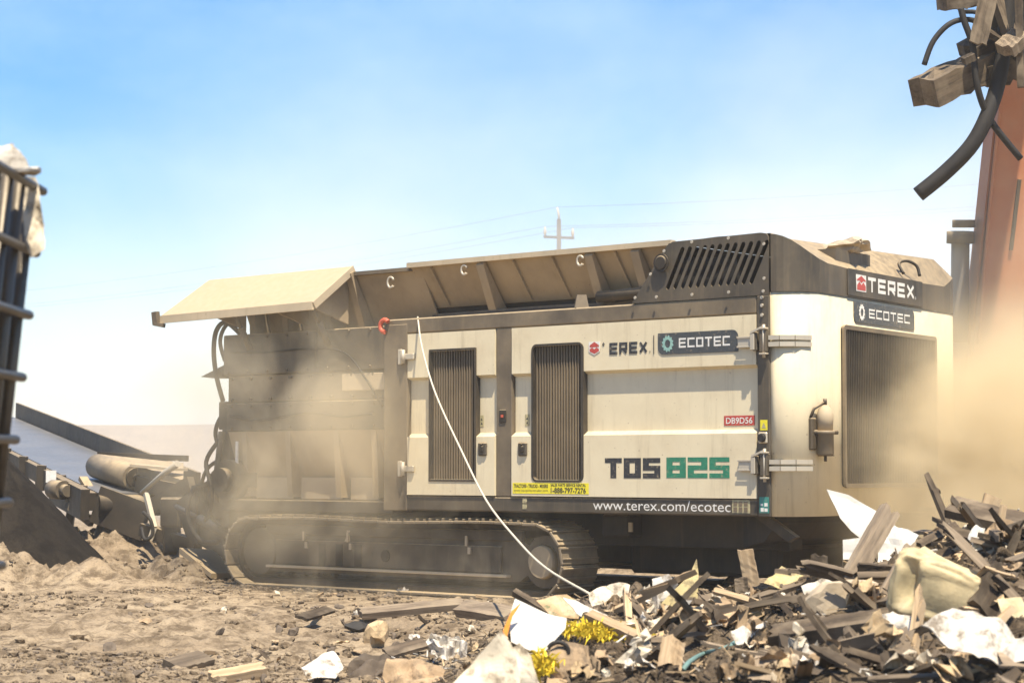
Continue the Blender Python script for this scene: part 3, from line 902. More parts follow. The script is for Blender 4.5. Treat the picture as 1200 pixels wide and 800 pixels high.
P('hood_roof', mb, 'charcoal_paint')
mb = MB().add([(-0.98, -0.02, 2.965), (-0.98, 2.95, 2.95), (-1.35, 2.95, 2.48), (-1.35, -0.02, 2.48)], [(0, 1, 2, 3)])
P('hood_slope', mb, 'charcoal_paint')
P('hood_far_side', MB().add([(-0.40, 3.20, 2.5), (-0.26, 2.95, 2.93), (-0.98, 2.95, 2.95), (-1.35, 2.95, 2.48), (-1.35, 2.9, 2.48)], [(0, 1, 2, 3, 4)]), 'charcoal_paint')
# hatch and lifting eye on the hood's slope
P('hood_hatch', MB().prism([(0.30, 0), (0.98, 0), (0.98, 0.16), (0.30, 0.16)], 'x', -0.06, 0.30).add([], []), 'charcoal_paint').matrix_local = Matrix.Translation((-0.14, 0.42, 2.75)) @ Matrix.Rotation(R(8), 4, 'Z')
le = MB(); le.tube([(0.03, 1.95, 2.79), (-0.02, 1.96, 2.88), (0.0, 2.05, 2.91), (0.05, 2.13, 2.87), (0.08, 2.13, 2.78)], 0.014, 8)
P('lifting_eye', le, 'black_steel')

# --- hopper
HX0, HX1 = -4.16, -1.13
def wall_strip(x0, x1, yb, zb, yt, zt, th=0.02):
    return MB().add([(x0, yb, zb), (x1, yb, zb), (x1, yt, zt), (x0, yt, zt), (x0, yb + th, zb), (x1, yb + th, zb), (x1, yt + th, zt), (x0, yt + th, zt)],
                    [(0, 1, 2, 3), (7, 6, 5, 4), (0, 4, 5, 1), (3, 2, 6, 7), (0, 3, 7, 4), (1, 5, 6, 2)])
hw = P('hopper_wall', wall_strip(HX0, HX1, 0.52, 2.62, 0.25, 2.985), 'hopper_steel')
hwb = P('hopper_base', wall_strip(-4.2, -1.0, 0.60, 2.44, 0.545, 2.64), 'black_steel')
P('hopper_lip', MB().bar((HX0 - 0.01, 0.235, 3.000), (HX1, 0.235, 3.000), 0.07, 0.045), 'hopper_lip', hw)
for x in (-3.27, -2.02, -1.52):
    P('rib', MB().add([(x - 0.045, 0.60, 2.47), (x + 0.045, 0.60, 2.47), (x + 0.045, 0.238, 2.975), (x - 0.045, 0.238, 2.975), (x - 0.045, 0.42, 2.47), (x + 0.045, 0.42, 2.47), (x + 0.045, 0.21, 2.95), (x - 0.045, 0.21, 2.95)],
                       [(0, 1, 2, 3), (7, 6, 5, 4), (0, 4, 5, 1), (3, 2, 6, 7), (0, 3, 7, 4), (1, 5, 6, 2)]), 'hopper_steel', hw)
def eye(x, y, z, parent, r=0.034):
    m_ = MB(); pts = [(x + r * math.cos(a), y, z + r * 1.25 * math.sin(a)) for a in [R(20 + 25 * k) for k in range(13)]]
    m_.tube(pts, 0.012, 6)
    P('lifting_eye', m_, 'zinc_steel', parent)
eye(-3.46, 0.215, 2.915, hw); eye(-2.10, 0.205, 2.91, hw)
# fixed middle segment
sg = P('hopper_segment', wall_strip(-4.95, -4.06, 0.56, 2.45, 0.285, 2.955), 'hopper_steel')
P('hopper_lip', MB().bar((-4.95, 0.262, 2.97), (-4.172, 0.262, 2.97), 0.05, 0.035), 'brown_frame', sg)
eye(-4.42, 0.25, 2.86, sg, 0.040)
P('rib', MB().add([(-4.98, 0.55, 2.45), (-4.90, 0.55, 2.45), (-4.90, 0.24, 2.99), (-4.98, 0.24, 2.99), (-4.98, 0.40, 2.45), (-4.90, 0.40, 2.45), (-4.90, 0.20, 2.97), (-4.98, 0.20, 2.97)],
                   [(0, 1, 2, 3), (7, 6, 5, 4), (0, 4, 5, 1), (3, 2, 6, 7), (0, 3, 7, 4), (1, 5, 6, 2)]), 'hopper_steel', sg)
# left segment with its wing folded down and outwards
ls = P('hopper_segment', wall_strip(-6.55, -4.98, 0.46, 2.44, 0.30, 2.96), 'hopper_steel')
for x in (-6.32, -5.85, -5.25):
    P('rib', MB().add([(x - 0.04, 0.46, 2.45), (x + 0.04, 0.46, 2.45), (x + 0.04, 0.295, 2.93), (x - 0.04, 0.295, 2.93), (x - 0.04, 0.24, 2.45), (x + 0.04, 0.24, 2.45), (x + 0.04, 0.22, 2.93), (x - 0.04, 0.22, 2.93)],
                       [(0, 1, 2, 3), (7, 6, 5, 4), (0, 4, 5, 1), (3, 2, 6, 7), (0, 3, 7, 4), (1, 5, 6, 2)]), 'brown_frame', ls)
wq = [Vector((-6.99, 0.25, 3.033)), Vector((-4.94, 0.25, 3.043)), Vector((-4.906, -0.30, 2.665)), Vector((-7.093, -0.30, 2.635))]
nn = (wq[1] - wq[0]).cross(wq[3] - wq[0]).normalized()
if nn.z < 0: nn = -nn
wv = wq + [p - nn * 0.03 for p in wq]
wg = P('folded_wing', MB().add(wv, [(0, 1, 2, 3), (7, 6, 5, 4), (0, 4, 5, 1), (1, 5, 6, 2), (2, 6, 7, 3), (3, 7, 4, 0)]), 'wing_plate')
P('wing_edge', MB().bar(wq[3] - nn * 0.035 + Vector((-0.02, -0.012, 0)), wq[2] - nn * 0.035 + Vector((0.01, -0.012, 0)), 0.03, 0.075).bar(wq[2] - nn * 0.03 + Vector((0.012, 0, 0)), wq[1] - nn * 0.03 + Vector((0.012, 0, 0)), 0.022, 0.07), 'hopper_lip', wg)
P('wing_bracket', MB().bar(wq[3] + Vector((-0.03, -0.03, 0.05)), wq[3] + Vector((-0.02, -0.02, -0.08)), 0.07, 0.05).bar(wq[3] + Vector((-0.03, -0.03, -0.07)), wq[3] + Vector((0.07, 0.0, -0.09)), 0.05, 0.04), 'brown_frame', wg)
for x in (-6.5, -5.6, -5.05):
    P('wing_gusset', MB().add([(x, 0.30, 2.50), (x, 0.30, 2.98), (x, -0.22, 2.66), (x, -0.05, 2.60), (x + 0.02, 0.30, 2.50), (x + 0.02, 0.30, 2.98), (x + 0.02, -0.22, 2.66), (x + 0.02, -0.05, 2.60)],
                              [(0, 1, 2, 3), (7, 6, 5, 4), (0, 4, 5, 1), (1, 5, 6, 2), (2, 6, 7, 3), (3, 7, 4, 0)]), 'hopper_steel', wg)
P('hopper_far_wall', wall_strip(-6.6, -1.1, 2.5, 2.44, 2.78, 2.97), 'hopper_steel')
P('hopper_end_wall', MB().add([(-6.55, 0.46, 2.44), (-6.55, 2.5, 2.44), (-6.62, 2.75, 2.95), (-6.62, 0.30, 2.95), (-6.52, 0.46, 2.44), (-6.52, 2.5, 2.44), (-6.59, 2.75, 2.95), (-6.59, 0.30, 2.95)],
                              [(0, 1, 2, 3), (7, 6, 5, 4), (0, 4, 5, 1), (1, 5, 6, 2), (2, 6, 7, 3), (3, 7, 4, 0)]), 'hopper_steel')
P('hopper_front_wall', MB().add([(-1.2, 0.5, 2.46), (-1.2, 2.6, 2.46), (-1.06, 2.7, 2.9), (-1.06, 0.3, 2.9)], [(0, 1, 2, 3)]), 'hopper_steel')
# work lamp cone on the rail and dark hydraulics beneath the lip
P('beacon_base', MB().tube([(-1.97, 0.06, 2.486), (-1.97, 0.06, 2.60)], [0.085, 0.055], 4, smooth=False), 'brown_frame')
P('hydraulic_pipe', MB().tube([(-4.0, 0.40, 2.52), (-2.6, 0.40, 2.53), (-1.9, 0.38, 2.52), (-1.3, 0.38, 2.55)], 0.035, 8).tube([(-2.0, 0.33, 2.60), (-1.35, 0.33, 2.62)], 0.05, 10), 'black_steel')
hk = P('lifting_hook', MB().tube([(-4.20 + 0.055 * math.cos(R(a)), -0.05, 2.43 + 0.055 * math.sin(R(a))) for a in range(40, 300, 26)], 0.022, 8), 'hook_red')

# --- shredding chamber (left third)
B('chamber_core', 'black_steel', -6.58, -4.24, 0.32, 2.75, 0.80, 2.44, ch=0)
B('chamber_panel', 'charcoal_paint', -6.63, -5.30, 0.13, 0.31, 2.05, 2.45, ch=0.01)
B('chamber_panel', 'charcoal_paint', -5.29, -4.24, 0.13, 0.31, 2.05, 2.45, ch=0.01)
B('chamber_panel', 'brown_frame', -6.60, -4.24, 0.17, 0.31, 1.78, 2.045, ch=0.01)
B('chamber_panel', 'charcoal_paint', -6.60, -4.24, 0.15, 0.31, 1.50, 1.775, ch=0.01)
B('cover_plate', 'wing_plate', -4.95, -4.27, 0.135, 0.165, 1.86, 2.02, ch=0.006)
P('chamber_chute', MB().add([(-6.58, 0.16, 1.495), (-4.24, 0.16, 1.495), (-4.24, 0.34, 0.98), (-6.58, 0.34, 0.98), (-6.58, 0.36, 1.495), (-4.24, 0.36, 1.495)], [(0, 1, 2, 3), (0, 4, 5, 1)]), 'hopper_steel')
for x in (-6.35, -5.72, -5.05, -4.55):
    P('rib', MB().add([(x - 0.035, 0.16, 1.49), (x + 0.035, 0.16, 1.49), (x + 0.035, 0.20, 0.86), (x - 0.035, 0.20, 0.86), (x - 0.035, 0.36, 1.49), (x + 0.035, 0.36, 1.49), (x + 0.035, 0.36, 0.86), (x - 0.035, 0.36, 0.86)],
                       [(0, 1, 2, 3), (7, 6, 5, 4), (0, 4, 5, 1), (1, 5, 6, 2), (2, 6, 7, 3), (3, 7, 4, 0)]), 'hopper_steel')
for x0, x1 in ((-6.30, -5.78), (-5.66, -5.10), (-4.98, -4.60), (-4.50, -4.27)):
    B('access_plate', 'wing_plate', x0, x1, 0.285, 0.305, 0.84, 1.05, ch=0.006)
B('chamber_sill', 'black_steel', -6.6, -4.236, 0.10, 0.36, 0.72, 0.835, ch=0.01)
B('gauge_strip', 'print_white', -6.42, -6.385, 0.115, 0.128, 1.05, 1.40, ch=0)
for zz, x0 in ((2.42, -6.58), (2.08, -6.58), (2.01, -6.55), (1.81, -6.55), (1.74, -6.55), (1.53, -6.55)):
    for k in range(9):
        x = x0 + 0.03 + k * 0.283
        P('bolt', MB().tube([(x, 0.14 if zz > 2.04 else 0.16, zz), (x, 0.115 if zz > 2.04 else 0.135, zz)], 0.016, 7), 'track_steel')
P('wing_ram', MB().tube([(-6.2, 0.10, 2.30), (-6.2, -0.02, 2.50)], 0.035, 10).tube([(-6.2, -0.02, 2.50), (-6.2, -0.10, 2.64)], 0.02, 8), 'brown_frame')
P('wing_ram', MB().tube([(-5.1, 0.10, 2.30), (-5.1, -0.02, 2.50)], 0.035, 10).tube([(-5.1, -0.02, 2.50), (-5.1, -0.10, 2.64)], 0.02, 8), 'brown_frame')
P('grease_line', MB().tube([(-6.5, 0.12, 2.28), (-6.0, 0.12, 2.26), (-5.4, 0.12, 2.27), (-4.9, 0.12, 2.22), (-4.6, 0.12, 1.95), (-4.4, 0.12, 1.7)], 0.010, 6), 'rubber')
P('grease_line', MB().tube([(-6.5, 0.12, 1.65), (-6.1, 0.11, 1.60), (-5.4, 0.11, 1.66), (-4.9, 0.11, 1.62), (-4.5, 0.11, 1.64)], 0.013, 6), 'rubber')
for x in (-3.9, -2.9, -2.45, -1.75):
    P('stiffener', MB().bar((x, 0.50, 2.64), (x, 0.245, 2.965), 0.018, 0.03), 'hopper_steel', hw)
B('valve_block', 'black_steel', -6.80, -6.62, 0.22, 0.42, 1.52, 1.80, ch=0.01)
P('hydraulic_pipe', MB().tube([(-6.66, 0.16, 1.5), (-6.68, 0.12, 1.2), (-6.66, 0.12, 0.9)], 0.03, 8).tube([(-6.74, 0.2, 1.5), (-6.76, 0.16, 1.1), (-6.74, 0.16, 0.8)], 0.022, 8), 'track_steel')
for k in range(6):
    P('hydraulic_hose', MB().tube([(-6.72, 0.25 + 0.07 * k, 1.25 - 0.05 * k), (-6.95, 0.2 + 0.06 * k, 1.12 - 0.06 * k), (-7.05, 0.22 + 0.05 * k, 0.85 - 0.05 * k), (-6.95, 0.3 + 0.04 * k, 0.62), (-6.75, 0.3, 0.55 + 0.03 * k)], 0.02, 7), 'rubber')
# hoses and brackets on the discharge end
for k, (y, z0, sag) in enumerate(((0.30, 1.72, 0.30), (0.40, 1.70, 0.26), (0.52, 1.68, 0.22), (0.36, 1.62, 0.20))):
    P('hydraulic_hose', MB().tube([(-6.60, y, z0), (-6.68, y, z0 + 0.02), (-6.80 - sag * 0.2, y, z0 - 0.08), (-6.84 - sag * 0.3, y, z0 - 0.26), (-6.78, y, z0 - 0.50), (-6.66, y, z0 - 0.68)], 0.022, 8), 'rubber')
P('hydraulic_hose', MB().tube([(-6.45, 0.2, 2.46), (-6.58, 0.12, 2.58), (-6.70, 0.10, 2.50), (-6.76, 0.12, 2.30), (-6.74, 0.14, 2.05), (-6.66, 0.16, 1.8)], 0.024, 8), 'rubber')
P('hydraulic_hose', MB().tube([(-6.50, 0.3, 2.72), (-6.56, 0.2, 2.62), (-6.66, 0.16, 2.52), (-6.71, 0.16, 2.38), (-6.66, 0.18, 2.2)], 0.020, 8), 'rubber')
P('lamp_bracket', MB().add([(-6.64, 0.2, 2.18), (-6.98, 0.14, 2.05), (-6.66, 0.14, 2.04), (-6.64, 0.36, 2.16), (-6.98, 0.34, 2.04), (-6.66, 0.34, 2.03)], [(0, 1, 2), (5, 4, 3), (0, 3, 4, 1), (1, 4, 5, 2)]), 'black_steel')
P('spring_stack', MB().tube([(-6.85, 0.45, 1.30 + 0.016 * k) for k in range(20)], [0.075 if k % 2 else 0.055 for k in range(20)], 12), 'black_steel')
B('end_frame', 'black_steel', -6.72, -6.60, 0.2, 2.7, 0.55, 1.75, ch=0.01)
P('discharge_housing', MB().prism([(-6.65, 0.12), (-7.0, 0.16), (-7.75, 0.42), (-7.95, 0.78), (-7.4, 1.02), (-6.65, 1.02)], 'y', 0.62, 2.4), 'black_steel')
P('housing_rib', MB().bar((-7.1, 0.60, 0.2), (-7.2, 0.60, 1.0), 0.05, 0.05).bar((-7.55, 0.60, 0.36), (-7.6, 0.60, 0.96), 0.05, 0.05), 'track_steel')
P('push_ram', MB().tube([(-6.75, 0.42, 0.42), (-7.35, 0.46, 0.62)], 0.05, 12).tube([(-7.35, 0.46, 0.62), (-7.75, 0.48, 0.74)], 0.028, 10), 'track_steel')
dr = P('drive_motor', MB().tube([(-6.5, 0.06, 1.02), (-6.5, 0.30, 1.02)], 0.20, 20).tube([(-6.5, -0.02, 1.02), (-6.5, 0.06, 1.02)], 0.12, 16), 'black_steel')
P('gearbox', MB().box(-7.25, -6.72, 0.55, 1.3, 0.50, 1.20, ch=0.03).box(-7.05, -6.73, 0.30, 0.54, 0.62, 1.02, ch=0.03), 'black_steel')
P('hydraulic_hose', MB().tube([(-6.9, 0.30, 1.0), (-7.1, 0.16, 0.92), (-7.16, 0.14, 0.66), (-7.02, 0.18, 0.42), (-6.8, 0.25, 0.40)], 0.026, 8), 'rubber')
P('hydraulic_hose', MB().tube([(-6.7, 0.15, 1.42), (-6.78, 0.05, 1.2), (-6.66, 0.02, 0.95), (-6.7, 0.05, 0.75), (-6.9, 0.15, 0.62)], 0.022, 8), 'rubber')
P('tow_plate', MB().add([(-7.3, 0.15, 0.34), (-6.75, 0.10, 0.10), (-6.9, 0.7, 0.08), (-7.35, 0.7, 0.30), (-7.3, 0.15, 0.28), (-6.75, 0.10, 0.05), (-6.9, 0.7, 0.03), (-7.35, 0.7, 0.24)], [(0, 1, 2, 3), (7, 6, 5, 4), (0, 4, 5, 1), (1, 5, 6, 2), (2, 6, 7, 3), (3, 7, 4, 0)]), 'hopper_steel')

# --- discharge conveyor running out from under the chamber
ra, rb_ = wl(at(114, 546, 25.4)), wl(at(158, 559, 24.3))
ax = (rb_ - ra).normalized()
dr2 = P('discharge_drum', MB().tube([ra, rb_], 0.145, 20), 'brown_frame')
P('drum_hub', MB().tube([rb_, rb_ + ax * 0.04], 0.11, 16).tube([rb_ + ax * 0.04, rb_ + ax * 0.10], 0.04, 10), 'black_steel', dr2)
inn_a, inn_b = wl(at(215, 548, 24.9)), wl(at(215, 566, 23.6))
upv = Vector((0, 0, 0.145))
P('discharge_belt', MB().add([ra + upv, rb_ + upv, inn_b + upv * 0.2, inn_a + upv * 0.4, ra - upv, rb_ - upv, inn_b - upv * 1.4, inn_a - upv * 1.4], [(0, 1, 2, 3), (7, 6, 5, 4), (1, 5, 6, 2)]), 'brown_frame')
P('conveyor_side', MB().bar(rb_ + Vector((0, 0, -0.06)) + ax * 0.07, inn_b + Vector((0, 0, -0.1)), 0.05, 0.17), 'black_steel')
P('conveyor_side', MB().bar(wl(at(115, 533, 25.6)), wl(at(220, 537, 25.2)), 0.05, 0.07), 'black_steel')
P('belt_plate', MB().bar(wl(at(160, 545, 24.2)), wl(at(212, 550, 23.9)), 0.25, 0.03), 'wing_plate')
P('lift_ram', MB().tube([wl(at(166, 577, 23.6)), wl(at(190, 556, 23.3)), wl(at(208, 543, 23.1))], [0.025, 0.03, 0.04], 10), 'zinc_steel')
P('support_leg', MB().bar(wl(at(171, 578, 23.5)), wl(at(181, 618, 23.3)), 0.05, 0.05).bar(wl(at(181, 618, 23.3)), wl(at(176, 632, 23.3)), 0.05, 0.06), 'zinc_steel')
P('frame_beam', MB().bar(wl(at(175, 596, 23.8)), wl(at(225, 566, 23.4)), 0.10, 0.16).bar(wl(at(168, 620, 23.6)), wl(at(232, 640, 23.0)), 0.12, 0.14).bar(wl(at(196, 585, 23.4)), wl(at(200, 648, 23.2)), 0.14, 0.12), 'black_steel')
P('power_box', MB().box(-0.16, 0.16, -0.12, 0.12, -0.16, 0.16, ch=0.02), 'black_steel').matrix_local = Matrix.Translation(wl(at(208, 600, 23.0)))
P('hydraulic_hose', MB().tube([wl(at(168, 600, 23.2)), wl(at(176, 608, 23.1)), wl(at(179, 625, 23.1)), wl(at(170, 632, 23.1)), wl(at(166, 618, 23.2))], 0.02, 8), 'rubber')

# --- tracks
def stadium(s, x0, x1, zc, r, sag=0.0):
    """point, tangent at distance s along a track loop (clockwise from the top left)"""
    Ls = x1 - x0; La = math.pi * r; T = 2 * Ls + 2 * La; s %= T
    if s < Ls:
        f = s / Ls
        return (x0 + s, zc + r + sag * math.sin(f * math.pi) * 0.6 + 0.012 * math.sin(f * 9.0)), 0.0
    s -= Ls
    if s < La:
        a = math.pi / 2 - s / r
        return (x1 + r * math.cos(a), zc + r * math.sin(a)), -(math.pi / 2 - a)
    s -= La
    if s < Ls:
        return (x1 - s, zc - r), math.pi
    s -= Ls
    a = -math.pi / 2 - s / r
    return (x0 + r * math.cos(a), zc + r * math.sin(a)), math.pi - (-math.pi / 2 - a)

TX0, TX1, TZ, TR = -6.08, -2.44, 0.335, 0.315
def make_track(y0, y1):
    t = empty('track'); t.parent = root
    fr = MB()
    fr.prism([(-6.0, 0.15), (-2.75, 0.15), (-2.62, 0.24), (-2.62, 0.46), (-2.75, 0.52), (-5.95, 0.52), (-6.08, 0.42), (-6.08, 0.24)], 'y', y0 + 0.19, y1 - 0.06)
    f = P('track_frame', fr, 'track_steel', t)
    P('frame_ledge', MB().box(-5.95, -2.85, y0 + 0.125, y0 + 0.189, 0.188, 0.212, ch=0.004), 'hopper_lip', t)
    P('frame_panel', MB().box(-5.85, -2.95, y0 + 0.165, y0 + 0.189, 0.22, 0.455, ch=0.006), 'track_steel', t)
    for x in (-5.2, -4.97, -4.72):
        P('frame_slot', MB().box(x - 0.045, x + 0.045, y0 + 0.160, y0 + 0.1645, 0.225, 0.43, ch=0), 'black_void', t)
    P('grease_port', MB().tube([(-4.36, y0 + 0.164, 0.335), (-4.36, y0 + 0.156, 0.335)], 0.055, 16), 'black_void', t)
    P('track_guard', MB().box(-6.0, -2.7, y0 + 0.17, y0 + 0.22, 0.50, 0.60, ch=0.01), 'track_steel', t)
    for x in (-5.45, -4.85, -3.35):
        P('grease_tag', MB().box(x - 0.012, x + 0.014, y0 + 0.150, y0 + 0.164, 0.45, 0.54, ch=0).box(x + 0.02, x + 0.055, y0 + 0.150, y0 + 0.164, 0.38, 0.44, ch=0), 'wing_plate', t)
    P('splash_mark', MB().add([(-4.90, y0 + 0.161, 0.455), (-4.82, y0 + 0.161, 0.462), (-4.835, y0 + 0.161, 0.53), (-4.82, y0 + 0.161, 0.56), (-4.87, y0 + 0.161, 0.56), (-4.858, y0 + 0.161, 0.52)], [(0, 1, 2, 3, 4, 5)]), 'wing_plate', t)
    sp = P('sprocket', MB().tube([(TX1, y0 + 0.16, TZ), (TX1, y1 - 0.10, TZ)], 0.225, 28), 'track_steel', t)
    P('hub', MB().tube([(TX1, y0 + 0.10, TZ), (TX1, y0 + 0.16, TZ)], [0.135, 0.15], 24), 'hopper_steel', t)
    P('idler', MB().tube([(TX0, y0 + 0.16, TZ), (TX0, y1 - 0.10, TZ)], 0.225, 28), 'track_steel', t)
    # inner chain band
    T = 2 * (TX1 - TX0) + 2 * math.pi * TR
    N = 90; mb = MB(); vs = []
    for k in range(N):
        (x, z), a = stadium(T * k / N, TX0, TX1, TZ, TR - 0.035, 0.02)
        for y, rr in ((y0 + 0.15, 0), (y1 - 0.08, 0)):
            vs.append((x, y, z))
    fs = [(2 * k, 2 * ((k + 1) % N), 2 * ((k + 1) % N) + 1, 2 * k + 1) for k in range(N)]
    ch = P('track_chain', mb.add(vs, fs), 'black_steel', t)
    md = ch.modifiers.new('thick', 'SOLIDIFY'); md.thickness = 0.05; md.offset = 0
    # shoes
    NS = 58
    sh = MB(); w = y1 - y0; L = T / NS * 0.93
    sh.box(-L / 2, L / 2, 0, w, -0.012, 0.012, ch=0.004)
    sh.box(-L / 2 + 0.01, -L / 2 + 0.026, 0.004, w - 0.004, 0.0125, 0.034, ch=0.003)
    sh.box(L / 2 - 0.05, L / 2 - 0.036, 0.004, w - 0.004, 0.0125, 0.028, ch=0.003)
    me = sh.mesh('track_shoe', 'track_dust')
    for k in range(NS):
        (x, z), a = stadium(T * (k + 0.5) / NS, TX0, TX1, TZ, TR, 0.02)
        o = link('track_shoe', me, t)
        o.location = (x, y0, z + 0.0)
        o.rotation_euler = (0, -a, 0)
    return t
dusty('track_dust', (0.10, 0.08, 0.058), 0.6, dust=0.55, streak=0.1, var=0.3, top=1.0)
make_track(-0.03, 0.46); make_track(2.50, 2.99)
# --- chassis between and below
B('chassis_beam', 'black_steel', -6.4, -0.25, 0.62, 0.80, 0.47, 0.755, ch=0.01)
B('chassis_beam', 'black_steel', -6.4, -0.25, 2.2, 2.38, 0.47, 0.755, ch=0.01)
B('belly_plate', 'black_steel', -6.2, -0.6, 0.81, 2.19, 0.50, 0.70, ch=0)
P('end_skirt', MB().prism([(-0.45, 0.755), (-0.45, 0.50), (-0.24, 0.56), (-0.13, 0.70), (-0.13, 0.755)], 'y', 0.25, 2.75), 'black_steel')
P('chassis_brace', MB().prism([(-0.30, 0.757), (-0.16, 0.757), (0.10, 0.60), (0.02, 0.56)], 'y', 0.18, 0.24), 'track_steel')
B('step_box', 'black_steel', -2.05, -1.75, 0.42, 0.615, 0.55, 0.75, ch=0.02)
B('step_tag', 'wing_plate', -1.74, -1.70, 0.40, 0.415, 0.60, 0.68, ch=0)
P('undertray', MB().box(-2.2, -0.6, 1.0, 2.1, 0.22, 0.49, ch=0.03), 'black_steel')

# lump of spoil lying on the hood
def chunk(name, mat, r, scale=(1, 1, 1), seed=0, sub=2, amp=0.45):
    bm = bmesh.new()
    bmesh.ops.create_icosphere(bm, subdivisions=sub, radius=1)
    rnd = random.Random(seed)
    planes = [(Vector((rnd.gauss(0, 1), rnd.gauss(0, 1), rnd.gauss(0, 1))).normalized(), rnd.uniform(0.5, 0.85)) for _ in range(9)]
    for v in bm.verts:
        p = v.co.copy()
        for nrm, dd in planes:
            e = p.dot(nrm) - dd
            if e > 0: p -= nrm * e
        p *= 1 + amp * 0.5 * noise.noise(p * 2.1 + Vector((seed, seed * 0.7, 3)))
        v.co = Vector((p.x * scale[0], p.y * scale[1], p.z * scale[2])) * r
    mb = MB(); mb.bm(bm)
    return mb.mesh(name, mat)
MWM = MWI.inverted()
o = link('rubble_lump', chunk('rubble_lump', 'pale_stone', 0.20, (1.1, 1.45, 0.40), 7, 3, 0.7)); o.location = MWM @ Vector((-0.05, 1.20, 2.965))
tag(o, 'tan lump of rubble lying on top of the shredder hood hatch', 'rubble')
#PART3
# ================================================================== FAR CONVEYOR
A_ = at(172, 577, 24.2); Bv = at(-25, 488, 34.0)
cv = empty('stacking_conveyor', (A_.x, A_.y, 0))
tag(cv, 'inclined stacking conveyor with blue grey belt beside the dark stockpile', 'conveyor')
def CV(name, mb, mat, parent=cv):
    o = mb.build(name, mat, parent)
    o.matrix_basis = Matrix.Translation((-A_.x, -A_.y, 0))
    return o
dv = (Bv - A_).normalized(); lv = Vector((dv.y, -dv.x, 0)).normalized(); upn = lv.cross(dv).normalized()
if upn.z < 0: upn = -upn
hwid = 0.55
q = [A_ - lv * hwid, A_ + lv * hwid, Bv + lv * hwid, Bv - lv * hwid]
belt = CV('belt', MB().add([p for p in q] + [p - upn * 0.02 for p in q], [(0, 1, 2, 3), (7, 6, 5, 4), (0, 4, 5, 1), (1, 5, 6, 2), (2, 6, 7, 3), (3, 7, 4, 0)]), 'conveyor_belt')
CV('side_board', MB().bar(A_ + lv * (hwid + 0.05) + upn * 0.10, Bv + lv * (hwid + 0.05) + upn * 0.10, 0.04, 0.26), 'black_steel')
CV('side_frame', MB().bar(A_ - lv * (hwid + 0.06) - upn * 0.10, Bv - lv * (hwid + 0.06) - upn * 0.10, 0.08, 0.20), 'black_steel')
CV('side_frame', MB().bar(A_ + lv * (hwid + 0.06) - upn * 0.16, Bv + lv * (hwid + 0.06) - upn * 0.16, 0.08, 0.20), 'black_steel')
L_ = (Bv - A_).length
for k in range(9):
    f = 0.03 + k * 0.105
    c = A_ + (Bv - A_) * f
    CV('idler_bracket', MB().bar(c - lv * (hwid + 0.12) - upn * 0.26, c - lv * (hwid + 0.11) + upn * 0.05, 0.10, 0.07), 'black_steel')
    CV('idler_roller', MB().tube([c - lv * hwid - upn * 0.10, c + lv * hwid - upn * 0.10], 0.06, 10), 'track_steel')
for f in (0.10, 0.42, 0.85):
    c = A_ + (Bv - A_) * f
    for sgn in (-1, 1):
        top = c + lv * sgn * (hwid + 0.05) - upn * 0.2
        CV('support_leg', MB().bar(top, Vector((top.x + 0.1 * sgn, top.y, -0.05)), 0.09, 0.09), 'black_steel')
tl = A_ - lv * (hwid + 0.2)
CV('feed_box', MB().bar(A_ - lv * 0.72 - upn * 0.12 - dv * 0.1, A_ - lv * 0.72 - upn * 0.12 + dv * 1.6, 0.10, 0.34), 'black_steel')
CV('drive_motor', MB().tube([at(62, 573, 24.6), at(75, 574, 24.4)], 0.11, 14).tube([at(75, 574, 24.4), at(80, 575, 24.3)], 0.07, 12), 'brown_frame')
CV('belt_tensioner', MB().bar(at(97, 560, 24.8), at(112, 584, 24.5), 0.10, 0.05).bar(at(80, 590, 24.4), at(108, 612, 24.2), 0.07, 0.10), 'brown_frame')
CV('tail_drum', MB().tube([A_ - lv * hwid - upn * 0.14, A_ + lv * hwid - upn * 0.14], 0.12, 16), 'black_steel')
CV('rating_plate', MB().box(-0.06, 0.06, -0.01, 0, -0.07, 0.07, ch=0), 'print_white').matrix_basis = Matrix.Translation(at(60, 558, 25.0) - Vector((A_.x, A_.y, 0)))
CV('chute_skirt', MB().bar(at(112, 590, 24.0), at(172, 612, 23.9), 0.05, 0.42), 'black_steel')

# ================================================================== UTILITY POLES AND LINES
def pole(loc, rz):
    t = empty('utility_pole', loc, rz)
    MB().tube([(0, 0, -0.5), (0, 0, 14.0)], [0.16, 0.11], 10).build('pole', 'pole_wood', t)
    MB().box(-0.85, 0.85, -0.05, 0.05, 12.98, 13.11, ch=0.01).build('cross_arm', 'pole_wood', t)
    for x in (-0.78, 0.78):
        MB().tube([(x, 0, 13.11), (x, 0, 13.28), (x, 0, 13.42), (x, 0, 13.55)], [0.05, 0.10, 0.07, 0.05], 8).build('insulator', 'zinc_steel', t)
    MB().tube([(0, 0, 14.0), (0, 0, 14.2), (-0.1, 0, 14.6)], [0.05, 0.07, 0.05], 8).build('insulator', 'zinc_steel', t)
    return t
pp = [Vector((-66, 178, 0)), Vector((2.43, 110, 0)), Vector((62, 51, 0))]
labs = ['utility pole with cross arm standing beyond the tracked shredder', 'utility pole carrying the line beyond the far conveyor', 'utility pole carrying the line past the orange excavator']
for k, p_ in enumerate(pp):
    t = pole((p_.x, p_.y, float(ground_h(p_.x, p_.y)) * 0), R(22))
    tag(t, [labs[1], labs[0], labs[2]][k], 'utility pole', 'poles of the power line')
ux = Vector((math.cos(R(22)), math.sin(R(22)), 0))
wl_names = ['thin overhead wire on the left arm of the utility poles', 'thin overhead wire on the right arm of the utility poles', 'thin overhead wire on the tops of the utility poles']
